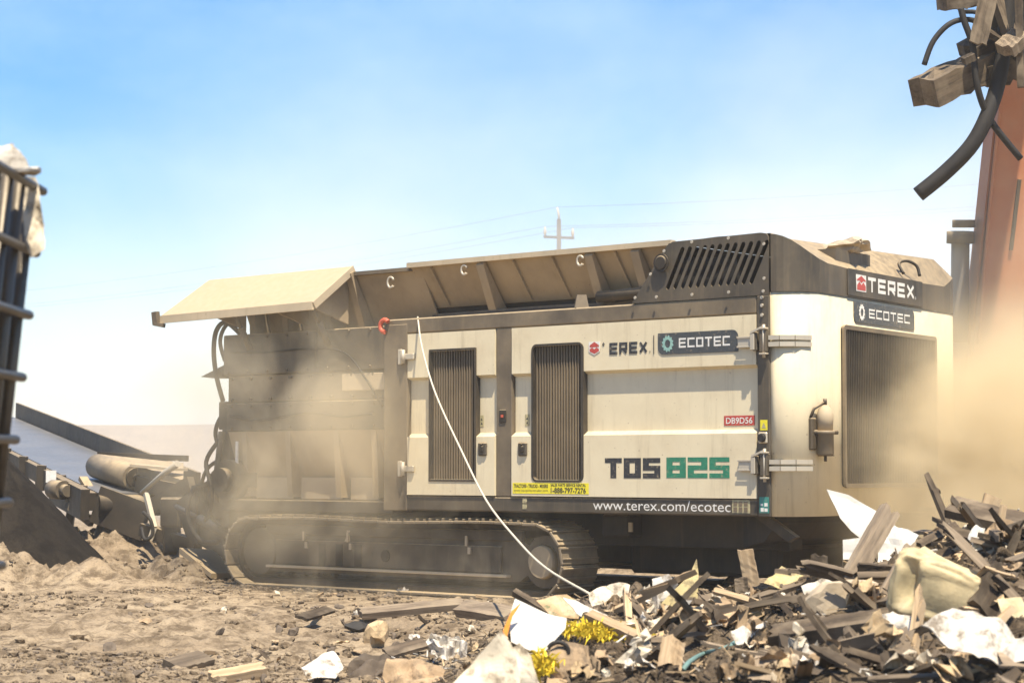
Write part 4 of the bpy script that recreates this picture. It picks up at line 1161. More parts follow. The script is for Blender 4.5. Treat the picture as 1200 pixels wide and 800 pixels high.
for k, (off, z) in enumerate(((-0.78, 13.58), (0.78, 13.58), (-0.1, 14.62))):
    pts = []
    for a, b in ((pp[0], pp[1]), (pp[1], pp[2])):
        for j in range(15):
            f = j / 14
            if pts and j == 0: continue
            pnt = a.lerp(b, f) + (ux * off if k < 2 else Vector((-0.1, 0, 0)))
            pts.append((pnt.x, pnt.y, z - 1.4 * 4 * f * (1 - f)))
    w_ = MB().tube(pts, 0.009, 5).build('overhead_wire', 'pole_wood')
    tag(w_, wl_names[k], 'wire', 'wires of the power line')

# ================================================================== CAGED TANK AT THE LEFT EDGE
cg = empty('caged_tank', (-2.09, 5.62, 0.90))
tag(cg, 'wire caged tank with rounded bars tilted above the rise beside the stockpile', 'tank')
W2, H2 = 0.58, 1.12
tilt = Matrix.Rotation(R(5.5), 4, 'Y')
def CG(name, mb, mat):
    o = mb.build(name, mat, cg); o.matrix_basis = tilt
    return o
CG('tank', MB().box(-W2 + 0.07, W2 - 0.07, -W2 + 0.07, W2 - 0.07, 0.05, H2 - 0.10, ch=0.06), 'cage_tank')
for k in range(9):
    x = -W2 + 2 * W2 * k / 8
    CG('upright_bar', MB().tube([(x, -W2, 0), (x, -W2, H2)], 0.018, 8), 'cage_bar')
    CG('upright_bar', MB().tube([(x, W2, 0), (x, W2, H2)], 0.018, 8), 'cage_bar')
for k in range(1, 8):
    y = -W2 + 2 * W2 * k / 8
    CG('upright_bar', MB().tube([(W2, y, 0), (W2, y, H2)], 0.018, 8), 'cage_bar')
for k in range(7):
    z = 0.015 + k * (H2 - 0.02) / 6
    c = W2 + 0.025
    CG('hoop', MB().tube([(-c, -c, z), (c + 0.02, -c, z)], 0.014, 8).tube([(c, -c, z), (c, c + 0.02, z)], 0.014, 8).tube([(c, c, z), (-c, c, z)], 0.014, 8).tube([(-c, c, z), (-c, -c, z)], 0.014, 8), 'cage_bar')
CG('base_pallet', MB().box(-W2 - 0.04, W2 + 0.0, -W2 - 0.04, W2 + 0.04, -0.14, 0.0, ch=0.01), 'dark_timber')

# ================================================================== EXCAVATOR BEHIND THE DUST
ex = empty('excavator', (5.1, 24.5, 0))
tag(ex, 'orange excavator with raised boom and grapple behind the dust cloud', 'excavator')
EXI = Matrix.Translation((-5.1, -24.5, 0))
def EX(name, mb, mat, parent=ex):
    o = mb.build(name, mat, parent); o.matrix_basis = EXI if parent is ex else Matrix()
    return o
def box_beam(mb, secs):
    """lofted box: (centre, half width x, half depth y)"""
    vs = []
    for c, hx, hy in secs:
        vs += [(c[0] - hx, c[1] - hy, c[2]), (c[0] + hx, c[1] - hy, c[2]), (c[0] + hx, c[1] + hy, c[2]), (c[0] - hx, c[1] + hy, c[2])]
    fs = [(3, 2, 1, 0), tuple(range(len(vs) - 4, len(vs)))]
    for k in range(len(secs) - 1):
        for j in range(4):
            fs.append((k * 4 + j, k * 4 + (j + 1) % 4, k * 4 + 4 + (j + 1) % 4, k * 4 + 4 + j))
    return mb.add(vs, fs)
bmx = at(1170, 400, 22.0).x + 0.02
boom = EX('boom', box_beam(MB(), [((bmx - 0.13, 22.5, 0.9), 0.26, 0.36), ((bmx - 0.09, 22.2, 2.2), 0.245, 0.36), ((bmx - 0.01, 21.98, 3.3), 0.215, 0.36), ((bmx + 0.06, 21.7, 4.6), 0.195, 0.34), ((bmx + 0.19, 21.3, 6.2), 0.18, 0.30), ((bmx + 0.30, 20.6, 7.2), 0.16, 0.22)]), 'orange_paint')
EX('boom_plate', MB().bar((bmx - 0.355, 22.15, 2.0), (bmx - 0.150, 21.65, 4.6), 0.02, 0.36), 'orange_paint')
EX('boom_mark', MB().bar((bmx + 0.03, 21.60, 3.35), (bmx + 0.09, 21.45, 4.05), 0.035, 0.03), 'track_steel')
for sx in (-1, 1):
    xo = bmx + (-0.40 if sx < 0 else 0.47)
    r_ = EX('boom_cylinder', MB().tube([(xo, 22.35, 1.2), (xo, 22.1, 2.5), (xo, 22.0, 3.46)], [0.095, 0.095, 0.095], 16), 'grey_cylinder')
    EX('cylinder_gland', MB().tube([(xo, 22.0, 3.46), (xo, 21.98, 3.58)], 0.145, 16).tube([(xo + 0.03, 21.97, 3.62), (xo + 0.03, 21.96, 3.70)], 0.12, 16), 'track_steel')
    EX('cylinder_base', MB().tube([(xo, 22.4, 1.1), (xo, 22.11, 2.45)], 0.14, 16), 'grey_cylinder')
EX('boom_hose', MB().tube([(bmx - 0.29, 21.75, 2.4), (bmx - 0.235, 21.62, 3.2), (bmx - 0.19, 21.45, 4.0), (bmx - 0.10, 21.3, 5.0)], 0.018, 6), 'orange_paint')
# stick comes down in front, grapple above the picture's edge
EX('stick', box_beam(MB(), [((bmx + 0.36, 20.6, 7.5), 0.17, 0.28), ((bmx + 0.20, 19.7, 6.6), 0.16, 0.24), ((4.72, 19.05, 5.75), 0.13, 0.16)]), 'orange_paint')
EX('stick_cylinder', MB().tube([(bmx + 0.3, 20.9, 7.9), (4.9, 19.6, 6.75)], 0.09, 12), 'grey_cylinder')
gp = EX('grapple_head', MB().box(4.50, 4.92, 18.85, 19.25, 5.50, 5.80, ch=0.04), 'black_steel')
for k, (sx, sy) in enumerate(((-1, 0), (1, 0), (0.2, -1), (0.2, 1))):
    pts = [(4.71 + sx * 0.16, 19.05 + sy * 0.16, 5.55), (4.71 + sx * 0.55, 19.05 + sy * 0.55, 5.30), (4.71 + sx * 0.58, 19.05 + sy * 0.58, 4.92), (4.71 + sx * 0.30, 19.05 + sy * 0.30, 4.55)]
    if k == 0:
        pts = [(4.55, 19.05, 5.6), (4.42, 19.2, 5.45), (4.43, 19.25, 5.1), (4.62, 19.15, 4.78)]
    EX('grapple_tine', MB().tube([Vector(p) for p in pts[:3]] + [Vector(pts[3])], [0.10, 0.095, 0.08, 0.04], 6, smooth=False), 'black_steel')
# house and undercarriage, lost in the dust
hs_ = EX('house', MB().box(4.15, 6.7, 22.9, 25.9, 1.15, 2.25, ch=0.08), 'orange_paint')
EX('counterweight', MB().box(4.2, 6.65, 25.92, 26.6, 1.1, 2.2, ch=0.15), 'charcoal_paint')
cb = EX('cab', MB().box(5.75, 6.75, 22.85, 24.4, 2.26, 3.2, ch=0.06), 'orange_paint')
EX('cab_window', MB().box(5.82, 6.68, 22.82, 22.86, 2.4, 3.1, ch=0.0), 'black_void')
EX('turntable', MB().tube([(5.4, 24.4, 0.85), (5.4, 24.4, 1.14)], 0.7, 20), 'black_steel')
for x in (4.2, 6.1):
    EX('crawler_track', MB().prism([(22.6, 0.25), (22.9, 0.0), (26.0, 0.0), (26.3, 0.25), (26.3, 0.6), (26.0, 0.85), (22.9, 0.85), (22.6, 0.6)], 'x', x, x + 0.55), 'track_steel')
EX('carbody', MB().box(4.76, 6.09, 23.2, 25.6, 0.35, 0.84, ch=0.05), 'black_steel')

# ================================================================== DEBRIS
def frame_at(p, ang, tilt_=0.0, yaw=0.0):
    """piece's x runs at ang degrees above the horizontal as seen, yaw turns it towards or away, tilt rolls it about its length"""
    return Matrix.Translation(p) @ Matrix.Rotation(R(yaw), 4, 'Z') @ Matrix.Rotation(R(-ang), 4, 'Y') @ Matrix.Rotation(R(tilt_), 4, 'X')

def plank_mesh(name, mat, L, W, T, seed, jag=0.12, bend=0.02, n=10):
    rnd = random.Random(seed)
    mb = MB(); vs = []; fs = []
    cols = 4
    ja = [rnd.uniform(0, jag) for _ in range(cols + 1)]; jb = [rnd.uniform(0, jag) for _ in range(cols + 1)]
    rows = []
    for i in range(n + 1):
        f = i / n
        ring = []
        top = []; bot = []
        for j in range(cols + 1):
            g_ = j / cols
            x = (f - 0.5) * L
            if i == 0: x += ja[j] * L
            if i == n: x -= jb[j] * L
            w = (g_ - 0.5) * W * (1 + 0.10 * noise.noise(Vector((f * 5, seed, 0))))
            z = bend * math.sin(f * 3 + seed) * L + T * (0.10 if T < 0.1 else 0.22) * noise.noise(Vector((f * 9, g_ * 5, seed)))
            top.append((x, w, z + T / 2)); bot.append((x, w, z - T / 2))
        rows.append(top + bot[::-1])
    m_ = 2 * (cols + 1)
    vs = [p for r in rows for p in r]
    for i in range(n):
        for j in range(m_):
            fs.append((i * m_ + j, i * m_ + (j + 1) % m_, (i + 1) * m_ + (j + 1) % m_, (i + 1) * m_ + j))
    for i, rev in ((0, 1), (n, 0)):
        for j in range(cols):
            f4 = [i * m_ + j, i * m_ + j + 1, i * m_ + m_ - 2 - j, i * m_ + m_ - 1 - j]
            fs.append(tuple(f4))
    return mb.add(vs, fs).mesh(name, mat)

def sheet_mesh(name, mat, outline, cr=0.03, freq=4.0, seed=0, th=0.003, cuts=3, curl=0.0):
    """crumpled sheet from an outline in its own xz plane"""
    bm = bmesh.new()
    f = bm.faces.new([bm.verts.new((a, 0, b)) for a, b in outline])
    bmesh.ops.triangulate(bm, faces=[f])
    for _ in range(cuts):
        bmesh.ops.subdivide_edges(bm, edges=[e for e in bm.edges if e.calc_length() > 0.025], cuts=1, use_grid_fill=False)
        bmesh.ops.triangulate(bm, faces=[f for f in bm.faces if len(f.verts) > 3])
    for v in bm.verts:
        q_ = Vector((v.co.x * freq, seed * 1.7, v.co.z * freq))
        rid = 1 - abs(noise.noise(q_)) * 2
        v.co.y += cr * (rid - 0.5) + cr * 0.6 * noise.noise(q_ * 2.3) + curl * v.co.x * v.co.x
        v.co.x += cr * 0.35 * noise.noise(q_ * 1.5 + Vector((5, 0, 0)))
        v.co.z += cr * 0.35 * noise.noise(q_ * 1.5 + Vector((0, 9, 0)))
    mb = MB(); mb.bm(bm)
    me = mb.mesh(name, mat)
    return me

def thing(name, me, mtx, label, cat, group=None, solid=0.0):
    o = link(name, me); o.matrix_basis = mtx
    if solid:
        md = o.modifiers.new('thick', 'SOLIDIFY'); md.thickness = solid; md.offset = 0
    return tag(o, label, cat, group)

def planks(name, mat, p0, p1, d0, d1, W, T, label, cat='plank', seed=1, tilt_=55, jag=0.10, group=None, bend=0.008, free=False):
    if not free:
        s0 = on(*p0).y - 0.02; s1 = on(*p1).y - 0.02
        n0 = min(d0, s0); d1 = min(d1 + (n0 - d0 if n0 < d0 else 0), s1); d0 = n0
        if p0[1] < p1[1] and s1 < d0: d0 = min(d0, d1 + 0.3)
    a = at(p0[0], p0[1], d0); b = at(p1[0], p1[1], d1)
    v = b - a; L = v.length
    yaw = math.degrees(math.atan2(v.y, v.x)); ang = math.degrees(math.atan2(v.z, math.hypot(v.x, v.y)))
    me = plank_mesh(name, mat, L, W, T, seed, jag, bend)
    return thing(name, me, frame_at((a + b) / 2, ang, tilt_, yaw), label, cat, group)

def px_sheet(name, mat, pts, d, label, cat, cr=0.02, freq=5, seed=0, lean=15, yaw=0, solid=0.004, cuts=3, group=None, curl=0.0, free=False):
    """sheet whose outline is given as seen, standing at distance d, leaning back about its lowest edge"""
    if not free:
        for bp in sorted(pts, key=lambda p: -p[1])[:3]:
            if bp[1] < 806: d = min(d, on(*bp).y - 0.02)
    W = [at(x, y, d) for x, y in pts]
    cx_ = sum(p.x for p in W) / len(W); zb = min(p.z for p in W)
    base = Vector((cx_, d, zb))
    cy_ = math.cos(R(yaw)); cl_ = math.cos(R(lean))
    out_ = [((p.x - cx_) / cy_, (p.z - zb) / cl_) for p in W]
    me = sheet_mesh(name, mat, out_, cr, freq, seed, cuts=cuts, curl=curl)
    mtx = Matrix.Translation(base) @ Matrix.Rotation(R(yaw), 4, 'Z') @ Matrix.Rotation(R(-lean), 4, 'X')
    return thing(name, me, mtx, label, cat, group, solid)

TIM0 = [('dark_timber', 'dark brown'), ('grey_timber', 'grey'), ('dark_timber', 'dark brown'), ('tan_timber', 'tan')]
# --- big pieces on the mound
px_sheet('plastic_shard', 'white_plastic', [(974, 573), (1000, 580), (1034, 600), (1062, 622), (1072, 645), (1045, 660), (1022, 640), (1000, 622), (988, 607), (984, 596)], 12.1, 'white curved plastic shard sticking up behind the grey timber', 'plastic shard', 0.012, 3, 3, 12, 10, 0.006, curl=0.15, free=True)
px_sheet('plastic_shard', 'white_plastic', [(988, 632), (1010, 630), (1012, 655), (988, 655)], 12.05, 'small cream plastic scrap beside the grey timber', 'plastic scrap', 0.01, 5, 4, 10, 0, 0.006, free=True)
px_sheet('plastic_sheet', 'white_plastic', [(1030, 615), (1062, 620), (1075, 628), (1062, 650), (1050, 672), (1028, 668)], 11.95, 'bent cream plastic sheet between grey timber and splintered board', 'plastic sheet', 0.03, 5, 9, 20, -15, 0.006, free=True)
planks('weathered_timber', 'grey_timber', (990, 690), (1044, 596), 11.2, 11.5, 0.10, 0.05, 'thick grey weathered timber leaning on the mound against white plastic', 'timber', 3, 70, 0.08)
planks('splintered_board', 'grey_timber', (1018, 728), (1070, 632), 11.0, 11.4, 0.05, 0.02, 'splintered brown board leaning beside the cream plastic tub', 'board', 5, 60, 0.2)
planks('dark_beam', 'dark_timber', (902, 748), (1062, 722), 10.3, 10.6, 0.12, 0.07, 'long dark beam lying across the debris mound', 'beam', 8, 25, 0.05)
planks('dark_board', 'grey_timber', (975, 733), (1045, 720), 10.4, 10.5, 0.06, 0.03, 'pale splinter of board lying on the long dark beam', 'board', 9, 30, 0.1)
planks('roof_board', 'dark_timber', (1112, 592), (1225, 622), 11.9, 12.1, 0.14, 0.05, 'dark board on the highest crest of the mound', 'board', 11, 30, 0.04)
planks('thin_stick', 'tan_timber', (1168, 638), (1176, 590), 11.6, 11.7, 0.03, 0.02, 'thin pale stick standing upright on the crest of the mound', 'stick', 12, 60, 0.1)
planks('slat', 'tan_timber', (1118, 655), (1168, 628), 11.2, 11.5, 0.035, 0.02, 'pale slat slanting below the upright stick', 'slat', 13, 50, 0.08)
planks('short_plank', 'dark_timber', (1150, 722), (1178, 672), 10.3, 10.5, 0.17, 0.04, 'short dark plank propped against the cream plastic tub', 'plank', 14, 65, 0.05)
planks('board_stub', 'tan_timber', (882, 688), (873, 642), 11.9, 11.9, 0.085, 0.03, 'tan board stub standing upright in front of the dark chassis', 'board', 15, 80, 0.05)
planks('board_stub', 'dark_timber', (960, 682), (960, 648), 11.9, 11.9, 0.085, 0.04, 'dark pointed wood stub standing upright near the white plastic shard', 'board', 16, 80, 0.2)
planks('board_stub', 'dark_timber', (870, 695), (868, 676), 11.95, 11.95, 0.07, 0.03, 'small black wood stub at the foot of the tan board stub', 'board', 17, 80, 0.1)
planks('stick', 'tan_timber', (836, 691), (902, 711), 11.6, 11.4, 0.03, 0.025, 'pale broken stick lying below the tan board stub', 'stick', 18, 40, 0.06)
planks('stick', 'dark_timber', (838, 727), (870, 734), 11.0, 11.0, 0.03, 0.02, 'thin dark stick lying below the pale broken stick', 'stick', 19, 40, 0.1)
planks('dark_stick', 'dark_timber', (601, 693), (650, 722), 11.2, 11.1, 0.035, 0.035, 'dark stick poking out behind the white card carton', 'stick', 20, 30, 0.03)
planks('pole_piece', 'tan_timber', (690, 722), (750, 748), 10.6, 10.4, 0.055, 0.05, 'round brown stick lying beside the yellow fibre', 'stick', 21, 20, 0.03)
planks('block', 'tan_timber', (784, 786), (790, 748), 10.0, 10.1, 0.085, 0.06, 'pale pointed wood block standing on the dark soil', 'wood block', 22, 60, 0.25)
planks('block', 'tan_timber', (866, 735), (872, 709), 11.0, 11.0, 0.055, 0.03, 'small orange tan block upright below the pale stick', 'wood block', 23, 75, 0.05)
planks('plank_far', 'grey_timber', (420, 718), (545, 708), 16.2, 16.4, 0.12, 0.05, 'grey plank half buried in the dirt before the track', 'plank', 24, 20, 0.03)
planks('plank_far', 'grey_timber', (540, 712), (602, 722), 16.0, 15.4, 0.14, 0.07, 'thick dusty plank end lying before the track sprocket', 'plank', 25, 30, 0.03)
planks('dark_board', 'dark_timber', (452, 766), (500, 752), 12.6, 12.7, 0.12, 0.02, 'flat dark board beside the crumpled white rag', 'board', 26, 20, 0.05)
planks('dark_board', 'dark_timber', (352, 725), (388, 712), 15.2, 15.8, 0.09, 0.02, 'small dark board lying in the dirt left of the cardboard block', 'board', 27, 20, 0.05)
planks('flat_block', 'grey_timber', (200, 783), (242, 772), 12.0, 12.2, 0.14, 0.06, 'flat grey wood block lying alone on the open dirt', 'wood block', 28, 18, 0.03)
planks('log', 'tan_timber', (244, 797), (312, 786), 11.4, 11.5, 0.10, 0.07, 'brown split log lying at the front of the open dirt', 'log', 29, 15, 0.08)
planks('thin_rod', 'dark_timber', (363, 764), (371, 790), 11.8, 11.6, 0.012, 0.012, 'short dark rod stuck in the dirt beside white scraps', 'rod', 30, 0, 0.02)
planks('slanted_lath', 'tan_timber', (1160, 645), (1205, 668), 11.3, 11.2, 0.04, 0.02, 'reddish lath lying right of the pale slat', 'lath', 31, 40, 0.08)
planks('slanted_lath', 'dark_timber', (1140, 668), (1210, 690), 11.0, 11.0, 0.05, 0.03, 'dark lath crossing behind the cream plastic tub', 'lath', 32, 40, 0.08)
planks('slanted_lath', 'dark_timber', (1075, 640), (1118, 618), 11.8, 11.9, 0.05, 0.03, 'dark lath under the board on the crest', 'lath', 33, 40, 0.08)
planks('slanted_lath', 'grey_timber', (1128, 640), (1152, 622), 11.6, 11.7, 0.05, 0.03, 'grey lath beside the thin pale stick', 'lath', 34, 40, 0.08)

# long splintered planks jutting out along the crest
rj = random.Random(17)
for k in range(20):
    x = 985 + 225 * rj.random(); top = float(np.interp(x, [900, 990, 1050, 1110, 1200], [690, 668, 650, 612, 606]))
    y = top + 8 + 95 * rj.random() ** 1.5
    L = rj.uniform(45, 120); an = rj.choice([rj.gauss(20, 22), rj.gauss(150, 25), rj.gauss(60, 25)])
    x2, y2 = x + L * math.cos(R(an)), y - abs(L * math.sin(R(an))) * 0.35
    mt, cn = TIM0[k % 4]
    planks('long_plank', mt, (x, y), (x2, y2), 12.0, 12.0 + rj.uniform(-0.3, 0.3), rj.uniform(0.04, 0.10), rj.uniform(0.014, 0.03), 'long splintered ' + cn + ' plank jutting from the crest of the mound', 'plank', 700 + k, rj.uniform(20, 70), rj.uniform(0.12, 0.35), 'long ' + cn + ' planks on the crest', 0.012)

# flat stone
o = thing('flat_stone', chunk('flat_stone', 'pale_stone', 0.17, (1.25, 0.6, 0.62), 12, 3, 0.25), frame_at(on(980, 712) + Vector((0, 0.0, 0.04)), 30, 35), 'large flat pinkish stone lying below the grey weathered timber', 'stone')
# cream plastic tub
def tub_mesh():
    bm = bmesh.new(); bmesh.ops.create_icosphere(bm, subdivisions=5, radius=1)
    for v in bm.verts:
        p = v.co
        q_ = Vector([math.copysign(abs(c) ** 0.42, c) for c in p])
        q_ = Vector((q_.x * 0.245, q_.y * 0.2, q_.z * 0.185))
        q_.z -= 0.10 * max(0, q_.x) * 1.6
        q_ *= 1 - 0.26 * max(0, noise.noise(p * 1.3 + Vector((2, 1, 4)))) * 2
        q_ += p * 0.03 * (0.5 - abs(noise.noise(p * 3.1)))
        v.co = q_
    geom = bmesh.ops.bisect_plane(bm, geom=bm.verts[:] + bm.edges[:] + bm.faces[:], plane_co=(0.0, 0.05, 0.10), plane_no=(0.25, 0.35, 1.0), clear_outer=True)
    mb = MB(); mb.bm(bm, smooth=True)
    return mb.mesh('plastic_tub', 'cream_plastic')
thing('plastic_tub', tub_mesh(), frame_at(at(1100, 688, on(1098, 716).y + 0.05), -14, 8, -10) @ Matrix.Scale(0.86, 4), 'dented translucent cream plastic tub half buried in the mound', 'plastic tub', solid=0.006)
px_sheet('tub_fragment', 'cream_plastic', [(1060, 652), (1088, 640), (1100, 650), (1150, 672), (1140, 682), (1090, 672)], 10.75, 'torn rim of the cream plastic tub', 'plastic fragment', 0.012, 6, 6, 30, 0, 0.006)
px_sheet('tub_fragment', 'cream_plastic', [(1172, 702), (1200, 700), (1212, 728), (1176, 730)], 10.2, 'cream plastic fragment right of the short dark plank', 'plastic fragment', 0.012, 6, 7, 25, 0, 0.006)
# sheets, bags and cloths
px_sheet('white_tarp', 'white_cloth', [(1092, 728), (1128, 714), (1165, 720), (1205, 745), (1215, 778), (1178, 772), (1150, 768), (1118, 752)], 9.6, 'large crumpled white tarpaulin below the cream plastic tub', 'tarpaulin', 0.06, 5, 2, 50, 0, 0.004, cuts=4)
px_sheet('yellow_bag', 'cream_plastic', [(1062, 806), (1100, 782), (1135, 765), (1168, 768), (1192, 760), (1190, 815), (1062, 830)], 9.0, 'crumpled yellowish plastic bag in front of the white tarpaulin', 'bag', 0.06, 6, 5, 40, 0, 0.003, cuts=4)
px_sheet('grey_bag', 'beige_cloth', [(1150, 790), (1175, 762), (1205, 770), (1225, 830), (1150, 830)], 8.9, 'dull grey cloth bag beside the yellowish plastic bag', 'bag', 0.07, 6, 15, 30, 0, 0.003, cuts=4)
px_sheet('paper_wad', 'white_cloth', [(1030, 728), (1050, 720), (1078, 735), (1085, 748), (1060, 752), (1036, 742)], 10.0, 'crumpled cream paper at the end of the long dark beam', 'paper', 0.05, 8, 8, 35, 0, 0.004, cuts=4)
px_sheet('white_carton', 'white_plastic', [(606, 703), (648, 722), (666, 726), (664, 738), (634, 768), (600, 752), (598, 725)], 9.6, 'bright white card carton with orange printed side', 'carton', 0.008, 4, 10, 25, 5, 0.006, cuts=2)
px_sheet('carton_flap', 'orange_print', [(606, 706), (598, 722), (594, 745), (588, 742), (596, 716)], 9.58, 'orange printed flap along the edge of the white card carton', 'carton flap', 0.006, 6, 11, 20, -20, 0.004, cuts=2)
px_sheet('magazine', 'magazine_print', [(628, 706), (665, 698), (690, 712), (680, 724), (645, 722)], 10.9, 'folded printed magazine behind the white card carton', 'magazine', 0.015, 6, 12, 45, 0, 0.006)
px_sheet('card_sheet', 'white_cloth', [(660, 700), (690, 712), (712, 722), (700, 732), (676, 722)], 10.8, 'curled white card sheet beside the printed magazine', 'card', 0.02, 6, 13, 40, 0, 0.004)
px_sheet('card_sheet', 'beige_cloth', [(690, 695), (716, 684), (740, 688), (735, 700), (712, 706), (694, 712)], 11.6, 'bent beige card where the white rope lands', 'card', 0.03, 6, 14, 45, 0, 0.004)
px_sheet('yellow_sheet', 'yellow_board', [(775, 706), (812, 672), (820, 655), (821, 670), (816, 716), (795, 712)], 11.7, 'pointed yellow translucent sheet standing on the mound', 'plastic sheet', 0.012, 5, 16, 8, 20, 0.005)
px_sheet('white_box_piece', 'white_cloth', [(762, 678), (782, 672), (793, 684), (778, 704), (766, 706)], 11.75, 'torn white box beside the pointed yellow sheet', 'box', 0.02, 9, 17, 10, -20, 0.006)
px_sheet('brown_bag', 'brown_paper', [(640, 800), (648, 760), (662, 752), (690, 755), (694, 800), (680, 830), (640, 830)], 8.8, 'crumpled brown paper bag in front of the yellow fibre', 'paper bag', 0.07, 6, 18, 20, 0, 0.004, cuts=4)
px_sheet('beige_canvas', 'beige_cloth', [(528, 806), (560, 768), (588, 746), (598, 762), (608, 800), (600, 840), (520, 840)], 7.8, 'blurred beige canvas cloth in front of the white card carton', 'canvas', 0.04, 4, 19, 25, 0, 0.004, cuts=4)
px_sheet('beige_canvas', 'beige_cloth', [(598, 766), (618, 752), (632, 768), (640, 800), (645, 835), (605, 835)], 7.9, 'folded tan canvas corner beside the brown paper bag', 'canvas', 0.05, 5, 20, 20, 15, 0.004, cuts=4)
px_sheet('crumpled_rag', 'white_cloth', [(500, 752), (512, 742), (532, 744), (545, 756), (548, 772), (530, 776), (505, 768)], 11.9, 'crumpled white rag lying on dark boards', 'rag', 0.09, 12, 21, 40, 0, 0.004, cuts=4)
o = thing('cardboard_block', chunk('cardboard_block', 'cardboard', 0.115, (1.0, 0.7, 0.72), 33, 2, 0.15), frame_at(on(443, 752) + Vector((0, 0, 0.055)), 14, 15, 20), 'tan crushed cardboard block lying in the dirt', 'cardboard')
o = thing('black_lump', chunk('black_lump', 'rubber', 0.085, (1.3, 0.7, 0.55), 34, 2, 0.3), frame_at(on(420, 740) + Vector((0, 0, 0.03)), -12, 15, 10), 'black rubber lump behind the tan cardboard block', 'rubber lump')
for k, (x, y, r_, lab) in enumerate(((440, 786, 0.14, 'dark crumpled sheet left of the beige canvas'), (480, 792, 0.12, 'brown crumpled carton below the white rag'))):
    px_sheet('crumpled_carton', 'brown_paper' if k else 'dark_carton', [(x - 42, y + 8), (x - 22, y - 18), (x + 10, y - 16), (x + 42, y - 6), (x + 36, y + 16), (x - 10, y + 20)], 11.6 - k * 0.7, lab, 'carton', 0.05, 7, 40 + k, 55, 0, 0.004, cuts=4)
px_sheet('folded_board', 'cardboard', [(790, 812), (820, 792), (862, 796), (868, 778), (872, 815), (830, 830)], 9.3, 'folded orange brown cardboard at the foot of the mound', 'cardboard', 0.03, 5, 44, 40, 0, 0.005)
px_sheet('paper_scrap_big', 'white_cloth', [(858, 738), (872, 734), (884, 742), (878, 756), (864, 754)], 10.6, 'white paper cup scrap at the end of the teal strap', 'paper', 0.03, 10, 45, 30, 0, 0.004)
px_sheet('gold_wrapper', 'yellow_board', [(896, 684), (918, 666), (950, 676), (938, 688), (912, 690)], 11.7, 'brown and white wrapper lying by the dark wood stub', 'wrapper', 0.02, 8, 46, 45, 0, 0.004)
px_sheet('white_wedge', 'white_cloth', [(940, 690), (968, 678), (980, 682), (962, 700), (944, 702)], 11.3, 'pale cloth strip beside the flat pinkish stone', 'cloth', 0.02, 8, 47, 45, 0, 0.004)
px_sheet('clear_bottle', 'white_plastic', [(1136, 630), (1146, 615), (1158, 618), (1156, 640), (1142, 646)], 11.5, 'crushed pale plastic bottle on the crest beside the upright stick', 'bottle', 0.03, 12, 48, 25, 0, 0.006)
px_sheet('torn_sheet', 'white_cloth', [(10 + 340, 782), (385, 768), (400, 780), (392, 796), (362, 798)], 11.9, 'white torn plastic sheet lying beside the dark rod', 'plastic sheet', 0.03, 7, 49, 60, 0, 0.004)
# yellow fibre tufts
def tuft(n, rx, rz_, seed):
    rnd = random.Random(seed); mb = MB()
    for _ in range(n):
        x = rnd.gauss(0, rx * 0.5); y = rnd.gauss(0, 0.06); z = rnd.uniform(-0.3, 1) * rz_ * (1 - abs(x) / (rx * 2))
        d = Vector((rnd.gauss(0, 1), rnd.gauss(0, 0.7), rnd.gauss(0.2, 0.6))).normalized() * rnd.uniform(0.02, 0.055)
        p0 = Vector((x, y, z)); c = p0 + d * 0.5 + Vector((0, 0, rnd.uniform(0, 0.015))); p1 = p0 + d
        s_ = d.cross(Vector((0, 1, 0.3))).normalized() * rnd.uniform(0.002, 0.006)
        mb.add([p0 - s_, p0 + s_, c + s_, p1, c - s_], [(0, 1, 2, 4), (4, 2, 3)])
    return mb.mesh('yellow_fibre', 'yellow_fibre')
thing('yellow_fibre', tuft(900, 0.19, 0.05, 3), frame_at(on(702, 748) + Vector((0, 0, 0.015)), -6), 'bright yellow shredded fibre beside the round brown stick', 'fibre')['kind'] = 'stuff'
thing('yellow_fibre', tuft(260, 0.05, 0.07, 4), frame_at(at(636, 785, 8.6), 10), 'small tuft of yellow fibre between canvas and brown bag', 'fibre')['kind'] = 'stuff'
# straps, rope
st = MB().tube([on(x, y) + Vector((0, -0.01, 0.012)) for x, y in ((866, 752), (850, 762), (825, 768), (808, 778), (800, 788))], 0.012, 6).build('plastic_strap', 'teal_strap')
tag(st, 'pale teal plastic strap trailing down the mound', 'strap')
st = MB().tube([on(x, y) + Vector((0, -0.02, 0.015)) for x, y in ((897, 706), (890, 715), (888, 728), (886, 740))], 0.008, 6).build('plastic_strap', 'teal_strap')
tag(st, 'short teal cord hanging below the pale broken stick', 'cord')
st = MB().tube([at(654 + 12 * math.cos(a), 762 + 10 * math.sin(a), 8.9) for a in [R(200 + 30 * k) for k in range(8)]], 0.010, 6).build('black_ring', 'rubber')
tag(st, 'black hose loop above the crumpled brown paper bag', 'hose')
a, b = MWM @ Vector((-3.84, -0.05, 2.52)), at(691, 696, 12.4)
pts = []
ctl = [(485, 368), (494, 408), (511, 461), (540, 528), (571, 587), (605, 632), (640, 665), (691, 696)]
for k, (x, y) in enumerate(ctl):
    dd = a.y + (b.y - a.y) * k / (len(ctl) - 1) * (0.55 + 0.45 * k / (len(ctl) - 1))
    pts.append(at(x + (0.8 if k % 2 else -0.6), y, dd - (0.12 if k == 0 else 0)))
rope = MB().tube([MWM @ Vector((-3.86, 0.03, 2.50))] + pts[1:], 0.0080, 8).build('rope', 'rope_white')
tag(rope, 'white rope hanging from the shredder rail down to the debris mound', 'rope')

